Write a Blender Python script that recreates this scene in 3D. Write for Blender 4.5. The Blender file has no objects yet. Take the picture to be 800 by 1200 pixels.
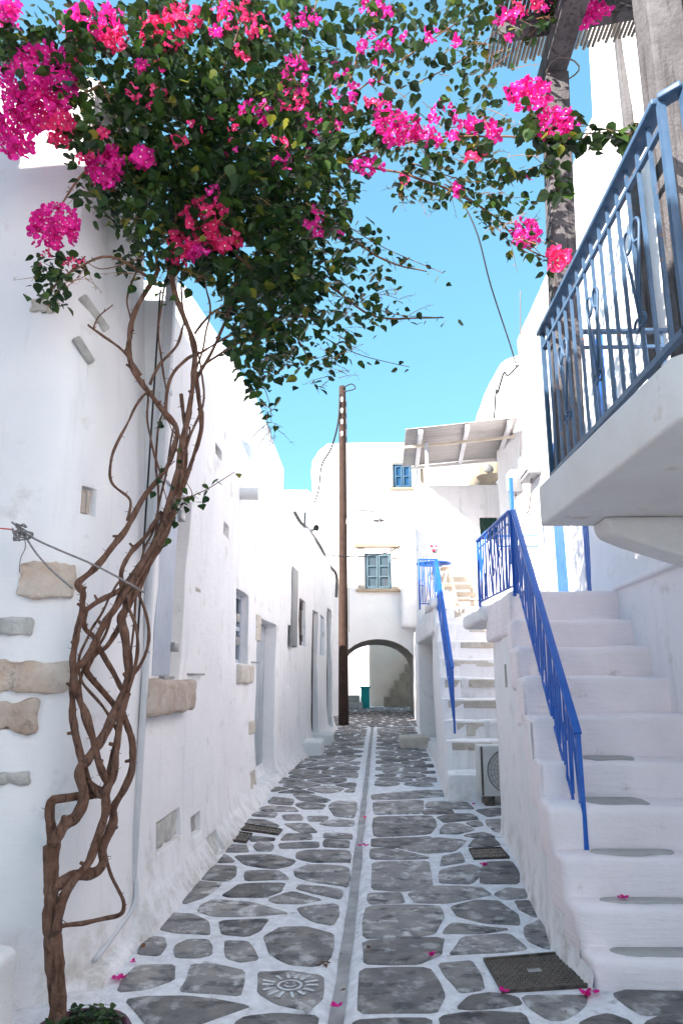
import bpy, bmesh, math, random
from mathutils import Vector, noise
random.seed(7)
R = math.radians
sc = bpy.context.scene
COL = sc.collection

# ---------------------------------------------------------------- camera, sky, sun, exposure
FPX, YAW, PITCH, EYE = 840.0, R(1.86), R(13.2), 1.6
cd = bpy.data.cameras.new('camera'); cam = bpy.data.objects.new('camera', cd); COL.objects.link(cam)
cd.sensor_fit = 'HORIZONTAL'; cd.sensor_width = 36; cd.lens = 36*FPX/800
cd.clip_start = 0.05; cd.clip_end = 3000
cam.location = (0, 0, EYE); cam.rotation_euler = (R(90)+PITCH, 0, YAW)
sc.camera = cam
SUN_EL, SUN_AZ = R(33), R(-128)        # azimuth measured clockwise from +Y; sun behind the camera on the left
world = bpy.data.worlds.new('World'); sc.world = world; world.use_nodes = True
wn = world.node_tree; wn.nodes.clear()
w_out = wn.nodes.new('ShaderNodeOutputWorld'); w_bg = wn.nodes.new('ShaderNodeBackground')
w_sky = wn.nodes.new('ShaderNodeTexSky'); w_sky.sky_type = 'NISHITA'; w_sky.sun_disc = False
w_sky.sun_elevation = SUN_EL; w_sky.sun_rotation = SUN_AZ
w_sky.air_density = 1.0; w_sky.dust_density = 0.3; w_sky.ozone_density = 1.0
w_hsv = wn.nodes.new('ShaderNodeMixRGB'); w_hsv.blend_type = 'MULTIPLY'; w_hsv.inputs[0].default_value = 1.0
w_hsv.inputs[2].default_value = (0.51, 0.98, 1.15, 1)
w_gam = wn.nodes.new('ShaderNodeGamma'); w_gam.inputs[1].default_value = 0.5
wn.links.new(w_sky.outputs[0], w_gam.inputs[0])
wn.links.new(w_gam.outputs[0], w_hsv.inputs[1]); wn.links.new(w_hsv.outputs[0], w_bg.inputs[0])
w_bg.inputs[1].default_value = 0.12
wn.links.new(w_bg.outputs[0], w_out.inputs[0])
sd = bpy.data.lights.new('sun', 'SUN'); sun = bpy.data.objects.new('sun', sd); COL.objects.link(sun)
sd.energy = 3.9; sd.angle = R(0.5); sd.color = (1, 0.91, 0.83)
SUNV = Vector((math.sin(SUN_AZ)*math.cos(SUN_EL), math.cos(SUN_AZ)*math.cos(SUN_EL), math.sin(SUN_EL)))
sun.rotation_euler = SUNV.to_track_quat('Z', 'Y').to_euler(); sun.location = SUNV*30
sc.view_settings.view_transform = 'Standard'; sc.view_settings.look = 'None'
sc.view_settings.exposure = 2.25; sc.view_settings.gamma = 1
sc.cycles.max_bounces = 12; sc.cycles.diffuse_bounces = 9; sc.cycles.transparent_max_bounces = 8
sc.cycles.use_denoising = True

# ---------------------------------------------------------------- geometry helpers
CF = Vector((-math.sin(YAW)*math.cos(PITCH), math.cos(YAW)*math.cos(PITCH), math.sin(PITCH)))
CR = Vector((math.cos(YAW), math.sin(YAW), 0)); CU = CR.cross(CF)
CO = Vector((0, 0, EYE))
def ray(px, py): return CF + CR*((px-400)/FPX) - CU*((py-600)/FPX)
def G(y):                                   # the street climbs gently from 5 m on
    return 0.0 if y < 5 else (0.018*(y-5) if y < 26 else 0.378)
def PY(px, py, Y):  d = ray(px, py); return CO + d*(Y/d.y)
def PX(px, py, X):  d = ray(px, py); return CO + d*(X/d.x)
def PG(px, py, dz=0):
    d = ray(px, py); t = -EYE/d.z
    for _ in range(30):
        t = (G((CO+d*t).y)+dz-EYE)/d.z if d.z < -1e-4 else 60
    return CO + d*t
def V(*a): return Vector(a)
def nz(p, s=1.0, o=0.0): return noise.noise(Vector((p[0]*s+o, p[1]*s+o*1.7, p[2]*s-o)))

def tag(o, label=None, cat=None, group=None, kind=None):
    if label: o['label'] = label
    if cat: o['category'] = cat
    if group: o['group'] = group
    if kind: o['kind'] = kind
    return o
def empty(name, loc=(0, 0, 0), label=None, cat=None, group=None, kind=None):
    o = bpy.data.objects.new(name, None); COL.objects.link(o); o.location = loc
    o.empty_display_size = 0.1
    return tag(o, label, cat, group, kind)
def link_mesh(name, me, parent=None, mats=None, smooth=True):
    for m in (mats if isinstance(mats, (list, tuple)) else [mats]): me.materials.append(m)
    if smooth: me.polygons.foreach_set('use_smooth', [True]*len(me.polygons))
    o = bpy.data.objects.new(name, me); COL.objects.link(o)
    if parent is not None:
        o.parent = parent; o.location = -parent.location if parent.parent is None else (0, 0, 0)
        if parent.parent is not None: o.location = (0, 0, 0)
    return o
class MB:
    """collects shapes in world coordinates, build() links them as one object"""
    def __init__(s): s.v = []; s.f = []; s.mi = []
    def add(s, vs, fs, mi=0):
        b = len(s.v); s.v += [tuple(v) for v in vs]; s.f += [tuple(i+b for i in f) for f in fs]; s.mi += [mi]*len(fs); return s
    def box(s, c, h, rot=None, mi=0):
        c = Vector(c); vs = []
        for z in (-1, 1):
            for x, y in ((-1, -1), (1, -1), (1, 1), (-1, 1)):
                v = Vector((x*h[0], y*h[1], z*h[2]))
                if rot is not None: v = rot @ v
                vs.append(c+v)
        return s.add(vs, [(3, 2, 1, 0), (4, 5, 6, 7), (0, 1, 5, 4), (1, 2, 6, 5), (2, 3, 7, 6), (3, 0, 4, 7)], mi)
    def bar(s, a, b, w, h, up=(0, 0, 1), mi=0):
        a = Vector(a); b = Vector(b); d = (b-a).normalized(); u = Vector(up)
        if abs(d.dot(u)) > .95: u = Vector((1, 0, 0))
        r = d.cross(u).normalized(); u = r.cross(d).normalized()
        vs = [p + r*x*w/2 + u*y*h/2 for p in (a, b) for x, y in ((-1, -1), (1, -1), (1, 1), (-1, 1))]
        return s.add(vs, [(0, 1, 2, 3), (7, 6, 5, 4), (1, 0, 4, 5), (2, 1, 5, 6), (3, 2, 6, 7), (0, 3, 7, 4)], mi)
    def tube(s, pts, rad, n=8, cap=True, mi=0, knob=0.0):
        pts = [Vector(p) for p in pts]
        if not isinstance(rad, (list, tuple)): rad = [rad]*len(pts)
        vs = []; fs = []; pr = None
        for i, p in enumerate(pts):
            d = (pts[min(i+1, len(pts)-1)]-pts[max(i-1, 0)])
            if d.length < 1e-6: d = Vector((0, 0, 1))
            d.normalize()
            if pr is None: pr = d.orthogonal().normalized()
            pr = (pr - d*pr.dot(d)); pr = pr.normalized() if pr.length > 1e-5 else d.orthogonal().normalized()
            q = d.cross(pr)
            for k in range(n):
                a = 2*math.pi*k/n; rr = rad[i]
                off = pr*math.cos(a)+q*math.sin(a)
                if knob: rr *= 1+knob*noise.noise((p+off*.05)*14)
                vs.append(p+off*rr)
        for i in range(len(pts)-1):
            for k in range(n):
                a, b = i*n+k, i*n+(k+1) % n; fs.append((a, b, b+n, a+n))
        if cap: fs.append(tuple(range(n-1, -1, -1))); fs.append(tuple((len(pts)-1)*n+k for k in range(n)))
        return s.add(vs, fs, mi)
    def lathe(s, c, prof, n=20, axis='z', mi=0):
        vs = []; fs = []; c = Vector(c)
        for r, h in prof:
            for k in range(n):
                a = 2*math.pi*k/n; x, y = r*math.cos(a), r*math.sin(a)
                vs.append(c+(Vector((x, y, h)) if axis == 'z' else (Vector((x, h, y)) if axis == 'y' else Vector((h, x, y)))))
        for i in range(len(prof)-1):
            for k in range(n):
                a, b = i*n+k, i*n+(k+1) % n; fs.append((a, b, b+n, a+n))
        return s.add(vs, fs, mi)
    def prism(s, poly, z0, z1, mi=0):
        n = len(poly); vs = [(x, y, z0) for x, y in poly]+[(x, y, z1) for x, y in poly]
        fs = [tuple(range(n-1, -1, -1)), tuple(range(n, 2*n))]+[(i, (i+1) % n, n+(i+1) % n, n+i) for i in range(n)]
        return s.add(vs, fs, mi)
    def build(s, name, mat, parent=None, smooth=False, bevel=0, seg=2):
        me = bpy.data.meshes.new(name); me.from_pydata(s.v, [], s.f); me.validate()
        o = link_mesh(name, me, parent, mat, smooth or bevel > 0)
        if any(s.mi): me.polygons.foreach_set('material_index', s.mi[:len(me.polygons)])
        if bevel:
            m = o.modifiers.new('b', 'BEVEL'); m.width = bevel; m.segments = seg; m.limit_method = 'ANGLE'; m.angle_limit = R(40)
        return o
def smooth_path(pts, sub=4):
    pts = [Vector(p) for p in pts]
    if len(pts) < 3: return pts
    out = []
    for i in range(len(pts)-1):
        p0 = pts[max(i-1, 0)]; p1 = pts[i]; p2 = pts[i+1]; p3 = pts[min(i+2, len(pts)-1)]
        for k in range(sub):
            t = k/sub
            out.append(.5*((2*p1)+(p2-p0)*t+(2*p0-5*p1+4*p2-p3)*t*t+(3*p1-p0-3*p2+p3)*t**3))
    out.append(pts[-1]); return out
def sag(a, b, drop, n=16):
    a = Vector(a); b = Vector(b)
    return [a.lerp(b, i/n)-Vector((0, 0, drop*4*(i/n)*(1-i/n))) for i in range(n+1)]
def lump(name, lo, hi, mat, parent, r=.04, amp=.012, cell=.12, fn=None, ns=2.2):
    """a rounded masonry block, slightly uneven"""
    lo = Vector(lo); hi = Vector(hi); c = (lo+hi)/2; hs = (hi-lo)/2; r = min(r, *[h*.98 for h in hs])
    n = [max(2, min(26, int(2*h/cell)+2)) for h in hs]
    def ax(i):
        h = hs[i]; k = n[i]; inner = [(-h+r)+2*(h-r)*j/k for j in range(k+1)]
        return [-h, -h+r*.3, -h+r*.65]+inner+[h-r*.65, h-r*.3, h]
    A = [ax(i) for i in range(3)]
    me = bpy.data.meshes.new(name); vs = {}; V_ = []; F_ = []
    def vid(p):
        k = (round(p[0], 5), round(p[1], 5), round(p[2], 5))
        if k in vs: return vs[k]
        q = Vector(p); inn = Vector([max(-hs[i]+r, min(hs[i]-r, q[i])) for i in range(3)]); d = q-inn
        if d.length > 1e-6: q = inn+d.normalized()*r
        w = c+q; nn = (q-inn); nn = nn.normalized() if nn.length > 1e-6 else Vector((0, 0, 0))
        w = w + nn*(nz(w, ns)*amp+nz(w, ns*4, 3)*amp*.35)
        if fn: w = fn(w)
        vs[k] = len(V_); V_.append(tuple(w)); return vs[k]
    for a in range(3):
        b, d = (a+1) % 3, (a+2) % 3
        for sgn in (-1, 1):
            for i in range(len(A[b])-1):
                for j in range(len(A[d])-1):
                    q = []
                    for (ii, jj) in ((i, j), (i+1, j), (i+1, j+1), (i, j+1)):
                        p = [0, 0, 0]; p[a] = sgn*hs[a]; p[b] = A[b][ii]; p[d] = A[d][jj]; q.append(vid(p))
                    F_.append(tuple(q if sgn > 0 else q[::-1]))
    me.from_pydata(V_, [], F_)
    return link_mesh(name, me, parent, mat, True)

class Wall:
    """uneven plastered wall along a plan path, with openings that have real depth"""
    def __init__(s, path, off=None):
        s.p = [Vector((a[0], a[1])) for a in path]; s.L = [0]
        for a, b in zip(s.p, s.p[1:]): s.L.append(s.L[-1]+(b-a).length)
        s.off = off or (lambda S, z: 0)
    def at(s, S, z, out=0, flat=False):
        i = 0
        while i < len(s.p)-2 and S > s.L[i+1]: i += 1
        a, b = s.p[i], s.p[i+1]; l = s.L[i+1]-s.L[i]; d = (b-a)/l; q = a+d*(S-s.L[i])
        n = Vector((d.y, -d.x))
        if not flat: out = out+s.off(S, z)
        return Vector((q.x+n.x*out, q.y+n.y*out, z))
    def n(s, S):
        a = s.at(S-.05, 0, flat=True); b = s.at(S+.05, 0, flat=True); d = (b-a).normalized(); return Vector((d.y, -d.x, 0))
    def t(s, S):
        n = s.n(S); return Vector((-n.y, n.x, 0))
    def sz(s, px, py):
        d = ray(px, py); best = None
        for i, (a, b) in enumerate(zip(s.p, s.p[1:])):
            e = b-a; den = d.x*e.y-d.y*e.x
            if abs(den) < 1e-9: continue
            t = (a.x*e.y-a.y*e.x)/den; u = ((d.x*t-a.x)*e.x+(d.y*t-a.y)*e.y)/e.length_squared
            if t > 0:
                pen = max(0, -u, u-1)
                if best is None or (pen, t) < best[:2]: best = (pen, t, s.L[i]+u*e.length, EYE+d.z*t)
        return best[2], best[3]
    def hole(s, x0, x1, y0, y1, depth, ym=None):
        """opening given by its outline in the photograph, returned in wall coordinates"""
        ym = ym or (y0+y1)/2
        a = s.sz(x0, ym)[0]; b = s.sz(x1, ym)[0]; xm = (x0+x1)/2
        return (min(a, b), max(a, b), min(s.sz(xm, y0)[1], s.sz(xm, y1)[1]), max(s.sz(xm, y0)[1], s.sz(xm, y1)[1]), depth)
    def build(s, name, mat, parent, z1, z0=-.3, ztop=None, zhi=None, zbot=None, zlo=None, holes=(), cell=.16, amp=.02, cap=.35,
              extra_s=(), bevel=.03, round_top=.12, ns=.9, s0=None, s1=None, extra_z=()):
        s0 = 0 if s0 is None else s0; s1 = s.L[-1] if s1 is None else s1
        def lines(a, b, ex):
            base = [a+(b-a)*i/max(1, int((b-a)/cell)) for i in range(max(1, int((b-a)/cell))+1)]
            ex = sorted(set(round(e, 4) for e in ex if a < e < b))
            out = [x for x in base if all(abs(x-e) > cell*.35 for e in ex) or x in (a, b)]+ex
            return sorted(set(out))
        es = list(extra_s)+[x for h in holes for x in h[:2]]+[l for l in s.L[1:-1]]
        ez = list(extra_z)+[x for h in holes for x in h[2:4]]
        if ztop: ez.append(zhi)
        if zbot: ez.append(zlo)
        S = lines(s0, s1, es); Z = lines(z0, z1, ez)
        vs = []; fs = []; idx = {}
        def zz(a, z):
            if ztop and z > zhi: return zhi+(z-zhi)*(ztop(a)-zhi)/(z1-zhi)
            if zbot and z < zlo: return zlo-(zlo-z)*(zlo-zbot(a))/(zlo-z0)
            return z
        def surf(a, z, out=0):
            p = s.at(a, z, out); n = s.n(a)
            return p+n*(nz(p, ns)*amp+nz(p, ns*3.4, 5)*amp*.4)
        for i, a in enumerate(S):
            for j, z in enumerate(Z):
                zt = zz(a, z); idx[i, j] = len(vs); vs.append(surf(a, zt))
        nv = len(vs)
        inh = lambda a, z: next((h for h in holes if h[0] < a < h[1] and h[2] < z < h[3]), None)
        used = {}
        for i in range(len(S)-1):
            for j in range(len(Z)-1):
                h = inh((S[i]+S[i+1])/2, (Z[j]+Z[j+1])/2)
                if not h: fs.append((idx[i, j], idx[i+1, j], idx[i+1, j+1], idx[i, j+1]))
                else: used.setdefault(h, set()).add((i, j))
        for h, cells in used.items():
            inner = {}
            def iv(i, j):
                if (i, j) not in inner:
                    inner[i, j] = len(vs); vs.append(s.at(S[i], Z[j], -h[4]))
                return inner[i, j]
            for (i, j) in cells:
                for (di, dj, e) in ((-1, 0, ((i, j+1), (i, j))), (1, 0, ((i+1, j), (i+1, j+1))), (0, -1, ((i, j), (i+1, j))), (0, 1, ((i+1, j+1), (i, j+1)))):
                    if (i+di, j+dj) not in cells:
                        a, b = e; fs.append((idx[a], idx[b], iv(*b), iv(*a)))
                fs.append((iv(i, j), iv(i+1, j), iv(i+1, j+1), iv(i, j+1)))
        if cap:
            J = len(Z)-1; prev = [idx[i, J] for i in range(len(S))]; r = round_top
            for k in range(1, 6):
                if k < 5: a_ = math.pi/2*k/4; o = -r*(1-math.cos(a_)); dz = r*math.sin(a_)
                else: o = -cap; dz = r*.9
                cur = []
                for i, a in enumerate(S):
                    p = surf(a, zz(a, Z[J])+dz, o); cur.append(len(vs)); vs.append(p)
                for i in range(len(S)-1): fs.append((prev[i], prev[i+1], cur[i+1], cur[i]))
                prev = cur
            cur = []
            for i, a in enumerate(S):
                cur.append(len(vs)); vs.append(s.at(a, zz(a, Z[J])-.6, -cap))
            for i in range(len(S)-1): fs.append((prev[i], prev[i+1], cur[i+1], cur[i]))
        me = bpy.data.meshes.new(name); me.from_pydata([tuple(v) for v in vs], [], fs)
        o = link_mesh(name, me, parent, mat, True)
        if bevel:
            m = o.modifiers.new('b', 'BEVEL'); m.width = bevel; m.segments = 3; m.limit_method = 'ANGLE'; m.angle_limit = R(50)
        return o

# ---------------------------------------------------------------- materials
def mat(name, base=(.8, .8, .8), rough=.8, metal=0.0, var=None, var_scale=4, bump=0.0, bump_scale=30, spec=.3, rnd=0, detail=6,
        var2=None, var2_scale=.7, var2_lo=.5, var2_hi=.62, island=0, sub=0, streak=None, brush=0, foot=None):
    m = bpy.data.materials.new(name); m.use_nodes = True; nt = m.node_tree; N = nt.nodes; Lk = nt.links
    b = N['Principled BSDF']; b.inputs['Roughness'].default_value = rough; b.inputs['Metallic'].default_value = metal
    b.inputs['Specular IOR Level'].default_value = spec
    tc = N.new('ShaderNodeTexCoord'); geo = N.new('ShaderNodeNewGeometry'); pos = geo.outputs['Position']
    def noise_(scale, det=detail, ro=.6, vec=pos):
        t = N.new('ShaderNodeTexNoise'); t.inputs['Scale'].default_value = scale; t.inputs['Detail'].default_value = det
        t.inputs['Roughness'].default_value = ro; Lk.new(vec, t.inputs['Vector']); return t.outputs['Fac']
    def ramp(fac, a, b_):
        r = N.new('ShaderNodeMapRange'); r.inputs[1].default_value = a; r.inputs[2].default_value = b_; Lk.new(fac, r.inputs[0]); return r.outputs[0]
    def mix(f, a, b_):
        x = N.new('ShaderNodeMixRGB'); Lk.new(f, x.inputs[0])
        for i, q in ((1, a), (2, b_)):
            if isinstance(q, tuple): x.inputs[i].default_value = (*q, 1)
            else: Lk.new(q, x.inputs[i])
        return x.outputs[0]
    colr = base
    if var: colr = mix(ramp(noise_(var_scale), .35, .65), base, var)
    if streak:
        mp = N.new('ShaderNodeMapping'); mp.inputs['Scale'].default_value = streak[1]; Lk.new(pos, mp.inputs['Vector'])
        colr = mix(ramp(noise_(1.0, vec=mp.outputs[0]), streak[2], streak[3]), colr, streak[0])
    if var2: colr = mix(ramp(noise_(var2_scale, 8, .65), var2_lo, var2_hi), colr, var2)
    if foot:
        sx = N.new('ShaderNodeSeparateXYZ'); Lk.new(pos, sx.inputs[0])
        lowz = ramp(sx.outputs['Z'], .42, .02); blot = ramp(noise_(5.5, 8, .7), .46, .66)
        mu = N.new('ShaderNodeMath'); mu.operation = 'MULTIPLY'; Lk.new(lowz, mu.inputs[0]); Lk.new(blot, mu.inputs[1])
        colr = mix(mu.outputs[0], colr, foot)
    if rnd or island:
        if rnd: oi = N.new('ShaderNodeObjectInfo'); src = oi.outputs['Random']; k = rnd
        else: src = geo.outputs['Random Per Island']; k = island
        h = N.new('ShaderNodeHueSaturation'); v = N.new('ShaderNodeMapRange'); v.inputs[3].default_value = 1-k; v.inputs[4].default_value = 1+k
        Lk.new(src, v.inputs[0]); Lk.new(v.outputs[0], h.inputs['Value'])
        if isinstance(colr, tuple): h.inputs['Color'].default_value = (*colr, 1)
        else: Lk.new(colr, h.inputs['Color'])
        colr = h.outputs[0]
    if isinstance(colr, tuple): b.inputs['Base Color'].default_value = (*colr, 1)
    else: Lk.new(colr, b.inputs['Base Color'])
    if bump:
        bp = N.new('ShaderNodeBump'); bp.inputs['Strength'].default_value = bump; bp.inputs['Distance'].default_value = .02
        hh = noise_(bump_scale, 6, .65)
        if brush:
            mp2 = N.new('ShaderNodeMapping'); mp2.inputs['Scale'].default_value = (5, 5, 38); mp2.inputs['Rotation'].default_value = (.25, .2, 0); Lk.new(pos, mp2.inputs['Vector'])
            nb_ = noise_(1.0, 4, .6, mp2.outputs[0]); big = noise_(2.2, 3, .5)
            a1 = N.new('ShaderNodeMath'); a1.operation = 'MULTIPLY_ADD'; a1.inputs[1].default_value = brush; Lk.new(nb_, a1.inputs[0]); Lk.new(hh, a1.inputs[2])
            a2 = N.new('ShaderNodeMath'); a2.operation = 'MULTIPLY_ADD'; a2.inputs[1].default_value = 2.5; Lk.new(big, a2.inputs[0]); Lk.new(a1.outputs[0], a2.inputs[2]); hh = a2.outputs[0]
        Lk.new(hh, bp.inputs['Height']); Lk.new(bp.outputs[0], b.inputs['Normal'])
    return m
M = {}
M['white'] = mat('whitewash', (.85, .82, .82), .9, var=(.79, .77, .775), var_scale=1.3, bump=.35, bump_scale=9, foot=(.50, .46, .42), brush=.4, var2=(.60, .565, .53), var2_scale=3.1, var2_lo=.58, var2_hi=.74,
                 streak=((.68, .67, .67), (6, 6, .45), .56, .74))
M['white_brick'] = mat('whitewashed_brickwork', (.84, .815, .80), .9, var=(.77, .75, .74), var_scale=1.3, bump=.5, bump_scale=14)
M['white_rough'] = mat('whitewashed_rough', (.79, .78, .775), .95, var=(.73, .72, .71), var_scale=3, bump=.7, bump_scale=12, var2=(.55, .50, .44), var2_scale=2.8, var2_lo=.66, var2_hi=.75)
M['step_white'] = mat('whitewashed_step', (.89, .80, .81), .9, var=(.82, .735, .745), var_scale=2.6, bump=.5, bump_scale=11, brush=.8, var2=(.56, .49, .46), var2_scale=4.2, var2_lo=.63, var2_hi=.73)
M['mortar'] = mat('painted_mortar', (.84, .83, .86), .9, var=(.66, .64, .66), var_scale=13, bump=.6, bump_scale=45, var2=(.30, .29, .29), var2_scale=9, var2_lo=.60, var2_hi=.74)
M['stone'] = mat('grey_slate', (.175, .165, .170), .75, var=(.29, .262, .245), var_scale=6, bump=.9, bump_scale=30, var2=(.52, .50, .50), var2_scale=6.5, var2_lo=.52, var2_hi=.66, rnd=.42, spec=.3, streak=((.075, .072, .078), (5, 8, 5), .52, .66))
M['stone_far'] = M['stone']
M['gutter'] = mat('gutter_cement', (.26, .25, .25), .85, var=(.42, .41, .41), var_scale=5, bump=.5, bump_scale=30)
M['beige'] = mat('weathered_limestone', (.50, .43, .36), .9, var=(.62, .57, .51), var_scale=6, bump=1.0, bump_scale=22, var2=(.22, .19, .165), var2_scale=8, var2_lo=.58, var2_hi=.72, rnd=.12)
M['pinkstone'] = mat('pinkish_quoin_stone', (.50, .36, .28), .9, var=(.62, .53, .46), var_scale=5, bump=1.0, bump_scale=18, var2=(.26, .20, .16), var2_scale=9, var2_lo=.60, var2_hi=.75, rnd=.1)
M['greystone'] = mat('grey_rubble_stone', (.36, .34, .32), .9, var=(.52, .50, .47), var_scale=9, bump=1.0, bump_scale=25, rnd=.2)
M['tread'] = mat('worn_tread_stone', (.46, .44, .43), .85, var=(.40, .38, .36), var_scale=7, bump=.5, bump_scale=40, rnd=.08)
M['cream'] = mat('cream_stone', (.42, .35, .27), .85, var=(.50, .44, .37), var_scale=3, bump=.4)
M['farstone'] = mat('yellowish_limestone', (.36, .26, .17), .9, var=(.42, .33, .24), var_scale=3, bump=.4)
M['surround'] = mat('pale_stone_surround', (.40, .35, .30), .9, var=(.45, .41, .37), var_scale=3, bump=.4)
M['court'] = mat('unpainted_plaster', (.78, .68, .58), .9, var=(.70, .60, .51), var_scale=1.5, bump=.5)
M['courtstep'] = mat('shaded_court_step', (.27, .20, .15), .9, var=(.36, .28, .21), var_scale=3, bump=.6)  # dark brown stands in for the shadow on the risers
M['vault'] = mat('shaded_vault_stone', (.24, .21, .185), .9, var=(.32, .29, .26), var_scale=2, bump=.6)  # stone colour darkened to carry the shade inside the passage
M['fascia'] = mat('balcony_plaster', (.70, .66, .63), .88, var=(.76, .74, .72), var_scale=2, bump=.5, bump_scale=14, var2=(.52, .42, .34), var2_scale=4, var2_lo=.60, var2_hi=.75)
M['bark'] = mat('bougainvillea_bark', (.140, .066, .042), .9, var=(.22, .125, .088), var_scale=14, bump=1.0, bump_scale=55, streak=((.07, .034, .024), (50, 50, 6), .5, .65))
M['twig'] = mat('twig_bark', (.13, .06, .035), .9, var=(.2, .11, .07), var_scale=20)
M['drytwig'] = mat('dry_orange_twig', (.22, .105, .05), .9, var=(.30, .17, .08), var_scale=20)
M['wood'] = mat('weathered_grey_wood', (.13, .125, .13), .9, var=(.085, .08, .085), var_scale=5, bump=.7, bump_scale=40, streak=((.06, .055, .055), (26, 26, 1.3), .52, .60))
M['beam'] = mat('weathered_beam_wood', (.13, .125, .13), .9, var=(.09, .085, .09), var_scale=5, bump=.7, bump_scale=40, streak=((.05, .045, .045), (18, 3, 26), .52, .60))
M['pole'] = mat('dark_pole_wood', (.034, .019, .014), .85, var=(.058, .032, .024), var_scale=6, bump=.6, bump_scale=30, streak=((.055, .03, .022), (30, 30, .8), .5, .62))
M['reed'] = mat('dry_reed', (.16, .13, .105), .8, var=(.26, .22, .18), var_scale=9, rnd=.3)
M['blue'] = mat('bright_blue_paint', (.006, .088, .42), .42, var=(.012, .115, .47), var_scale=12, spec=.5, var2=(.14, .06, .03), var2_scale=24, var2_lo=.69, var2_hi=.72, bump=.3, bump_scale=70)
M['bluedoor'] = mat('blue_door_paint', (.03, .11, .38), .5, var=(.045, .14, .42), var_scale=6)
M['bluegrey'] = mat('faded_blue_iron', (.036, .078, .145), .5, var=(.055, .11, .19), var_scale=10, var2=(.24, .10, .04), var2_scale=13, var2_lo=.64, var2_hi=.70, spec=.4)
M['winframe'] = mat('grey_blue_window_paint', (.075, .12, .15), .6, var=(.10, .155, .19), var_scale=8)
M['winblue'] = mat('sky_blue_shutter_paint', (.045, .10, .17), .6, var=(.06, .13, .20), var_scale=8)
M['glass'] = mat('window_glass', (.06, .08, .10), .08, spec=.8)
M['shutter'] = mat('pale_grey_shutter', (.44, .47, .55), .6, var=(.50, .53, .60), var_scale=5)
M['door'] = mat('pale_grey_door', (.33, .37, .41), .75, var=(.42, .45, .48), var_scale=4, bump=.3)
M['darkdoor'] = mat('dark_brown_door', (.05, .035, .03), .7, var=(.08, .055, .045), var_scale=8)
M['green'] = mat('dark_green_shutter', (.012, .05, .038), .55)
M['teal'] = mat('teal_paint', (.01, .30, .30), .5)
M['metal'] = mat('grey_metal', (.34, .34, .34), .5, metal=.4, var=(.24, .23, .22), var_scale=20)
M['darkmetal'] = mat('cast_iron', (.05, .042, .037), .6, metal=.3, var=(.14, .11, .09), var_scale=15, bump=.4, bump_scale=60, var2=(.25, .2, .16), var2_scale=18, var2_lo=.6, var2_hi=.72)
M['black'] = mat('black_cable', (.03, .028, .03), .6)
M['wire'] = mat('weathered_wire', (.16, .14, .13), .7)
M['pipe'] = mat('white_plastic_pipe', (.62, .62, .64), .6, var=(.55, .55, .57), var_scale=5)
M['ac'] = mat('white_enamel_casing', (.60, .61, .60), .5, var=(.54, .54, .52), var_scale=6)
M['box'] = mat('grey_plastic_box', (.26, .26, .27), .5, var=(.22, .22, .22), var_scale=9)
M['sheet'] = mat('corrugated_sheet', (.42, .40, .39), .6, var=(.36, .34, .33), var_scale=2)
M['tank'] = mat('cream_tank_enamel', (.40, .34, .26), .6, var=(.33, .27, .19), var_scale=4, var2=(.30, .18, .09), var2_scale=9, var2_lo=.62, var2_hi=.7)
M['rope'] = mat('braided_rope', (.33, .30, .28), .95, var=(.14, .13, .14), var_scale=120)
M['redcord'] = mat('red_cord', (.55, .10, .07), .8)
M['soil'] = mat('dark_soil', (.05, .035, .025), .95)
M['clay'] = mat('purple_glazed_pot', (.10, .03, .06), .6)
M['chalk'] = mat('white_painted_line', (.72, .72, .74), .9, var=(.45, .45, .46), var_scale=22)
M['insul'] = mat('white_porcelain', (.75, .72, .68), .3)
M['litter'] = mat('dry_leaf', (.16, .07, .03), .8, rnd=.4)

def leafmat(name, a, b, tr=.35, k=.3, rough=.45):
    m = bpy.data.materials.new(name); m.use_nodes = True; nt = m.node_tree; N = nt.nodes; Lk = nt.links; N.clear()
    out = N.new('ShaderNodeOutputMaterial'); p = N.new('ShaderNodeBsdfPrincipled'); t = N.new('ShaderNodeBsdfTranslucent'); mx = N.new('ShaderNodeMixShader')
    geo = N.new('ShaderNodeNewGeometry'); oi = N.new('ShaderNodeObjectInfo'); ad = N.new('ShaderNodeMath'); ad.operation = 'ADD'
    Lk.new(geo.outputs['Random Per Island'], ad.inputs[0]); Lk.new(oi.outputs['Random'], ad.inputs[1])
    fr = N.new('ShaderNodeMath'); fr.operation = 'FRACT'; Lk.new(ad.outputs[0], fr.inputs[0])
    c = N.new('ShaderNodeMixRGB'); c.inputs[1].default_value = (*a, 1); c.inputs[2].default_value = (*b, 1); Lk.new(fr.outputs[0], c.inputs[0])
    h = N.new('ShaderNodeHueSaturation'); v = N.new('ShaderNodeMapRange'); v.inputs[3].default_value = 1-k; v.inputs[4].default_value = 1+k
    m2 = N.new('ShaderNodeMath'); m2.operation = 'MULTIPLY'; m2.inputs[1].default_value = 7.31; Lk.new(fr.outputs[0], m2.inputs[0])
    f2 = N.new('ShaderNodeMath'); f2.operation = 'FRACT'; Lk.new(m2.outputs[0], f2.inputs[0]); Lk.new(f2.outputs[0], v.inputs[0]); Lk.new(v.outputs[0], h.inputs['Value'])
    Lk.new(c.outputs[0], h.inputs['Color']); Lk.new(h.outputs[0], p.inputs['Base Color']); Lk.new(h.outputs[0], t.inputs['Color'])
    p.inputs['Roughness'].default_value = rough; p.inputs['Specular IOR Level'].default_value = .35; mx.inputs[0].default_value = tr
    Lk.new(p.outputs[0], mx.inputs[1]); Lk.new(t.outputs[0], mx.inputs[2]); Lk.new(mx.outputs[0], out.inputs[0]); return m
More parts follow.
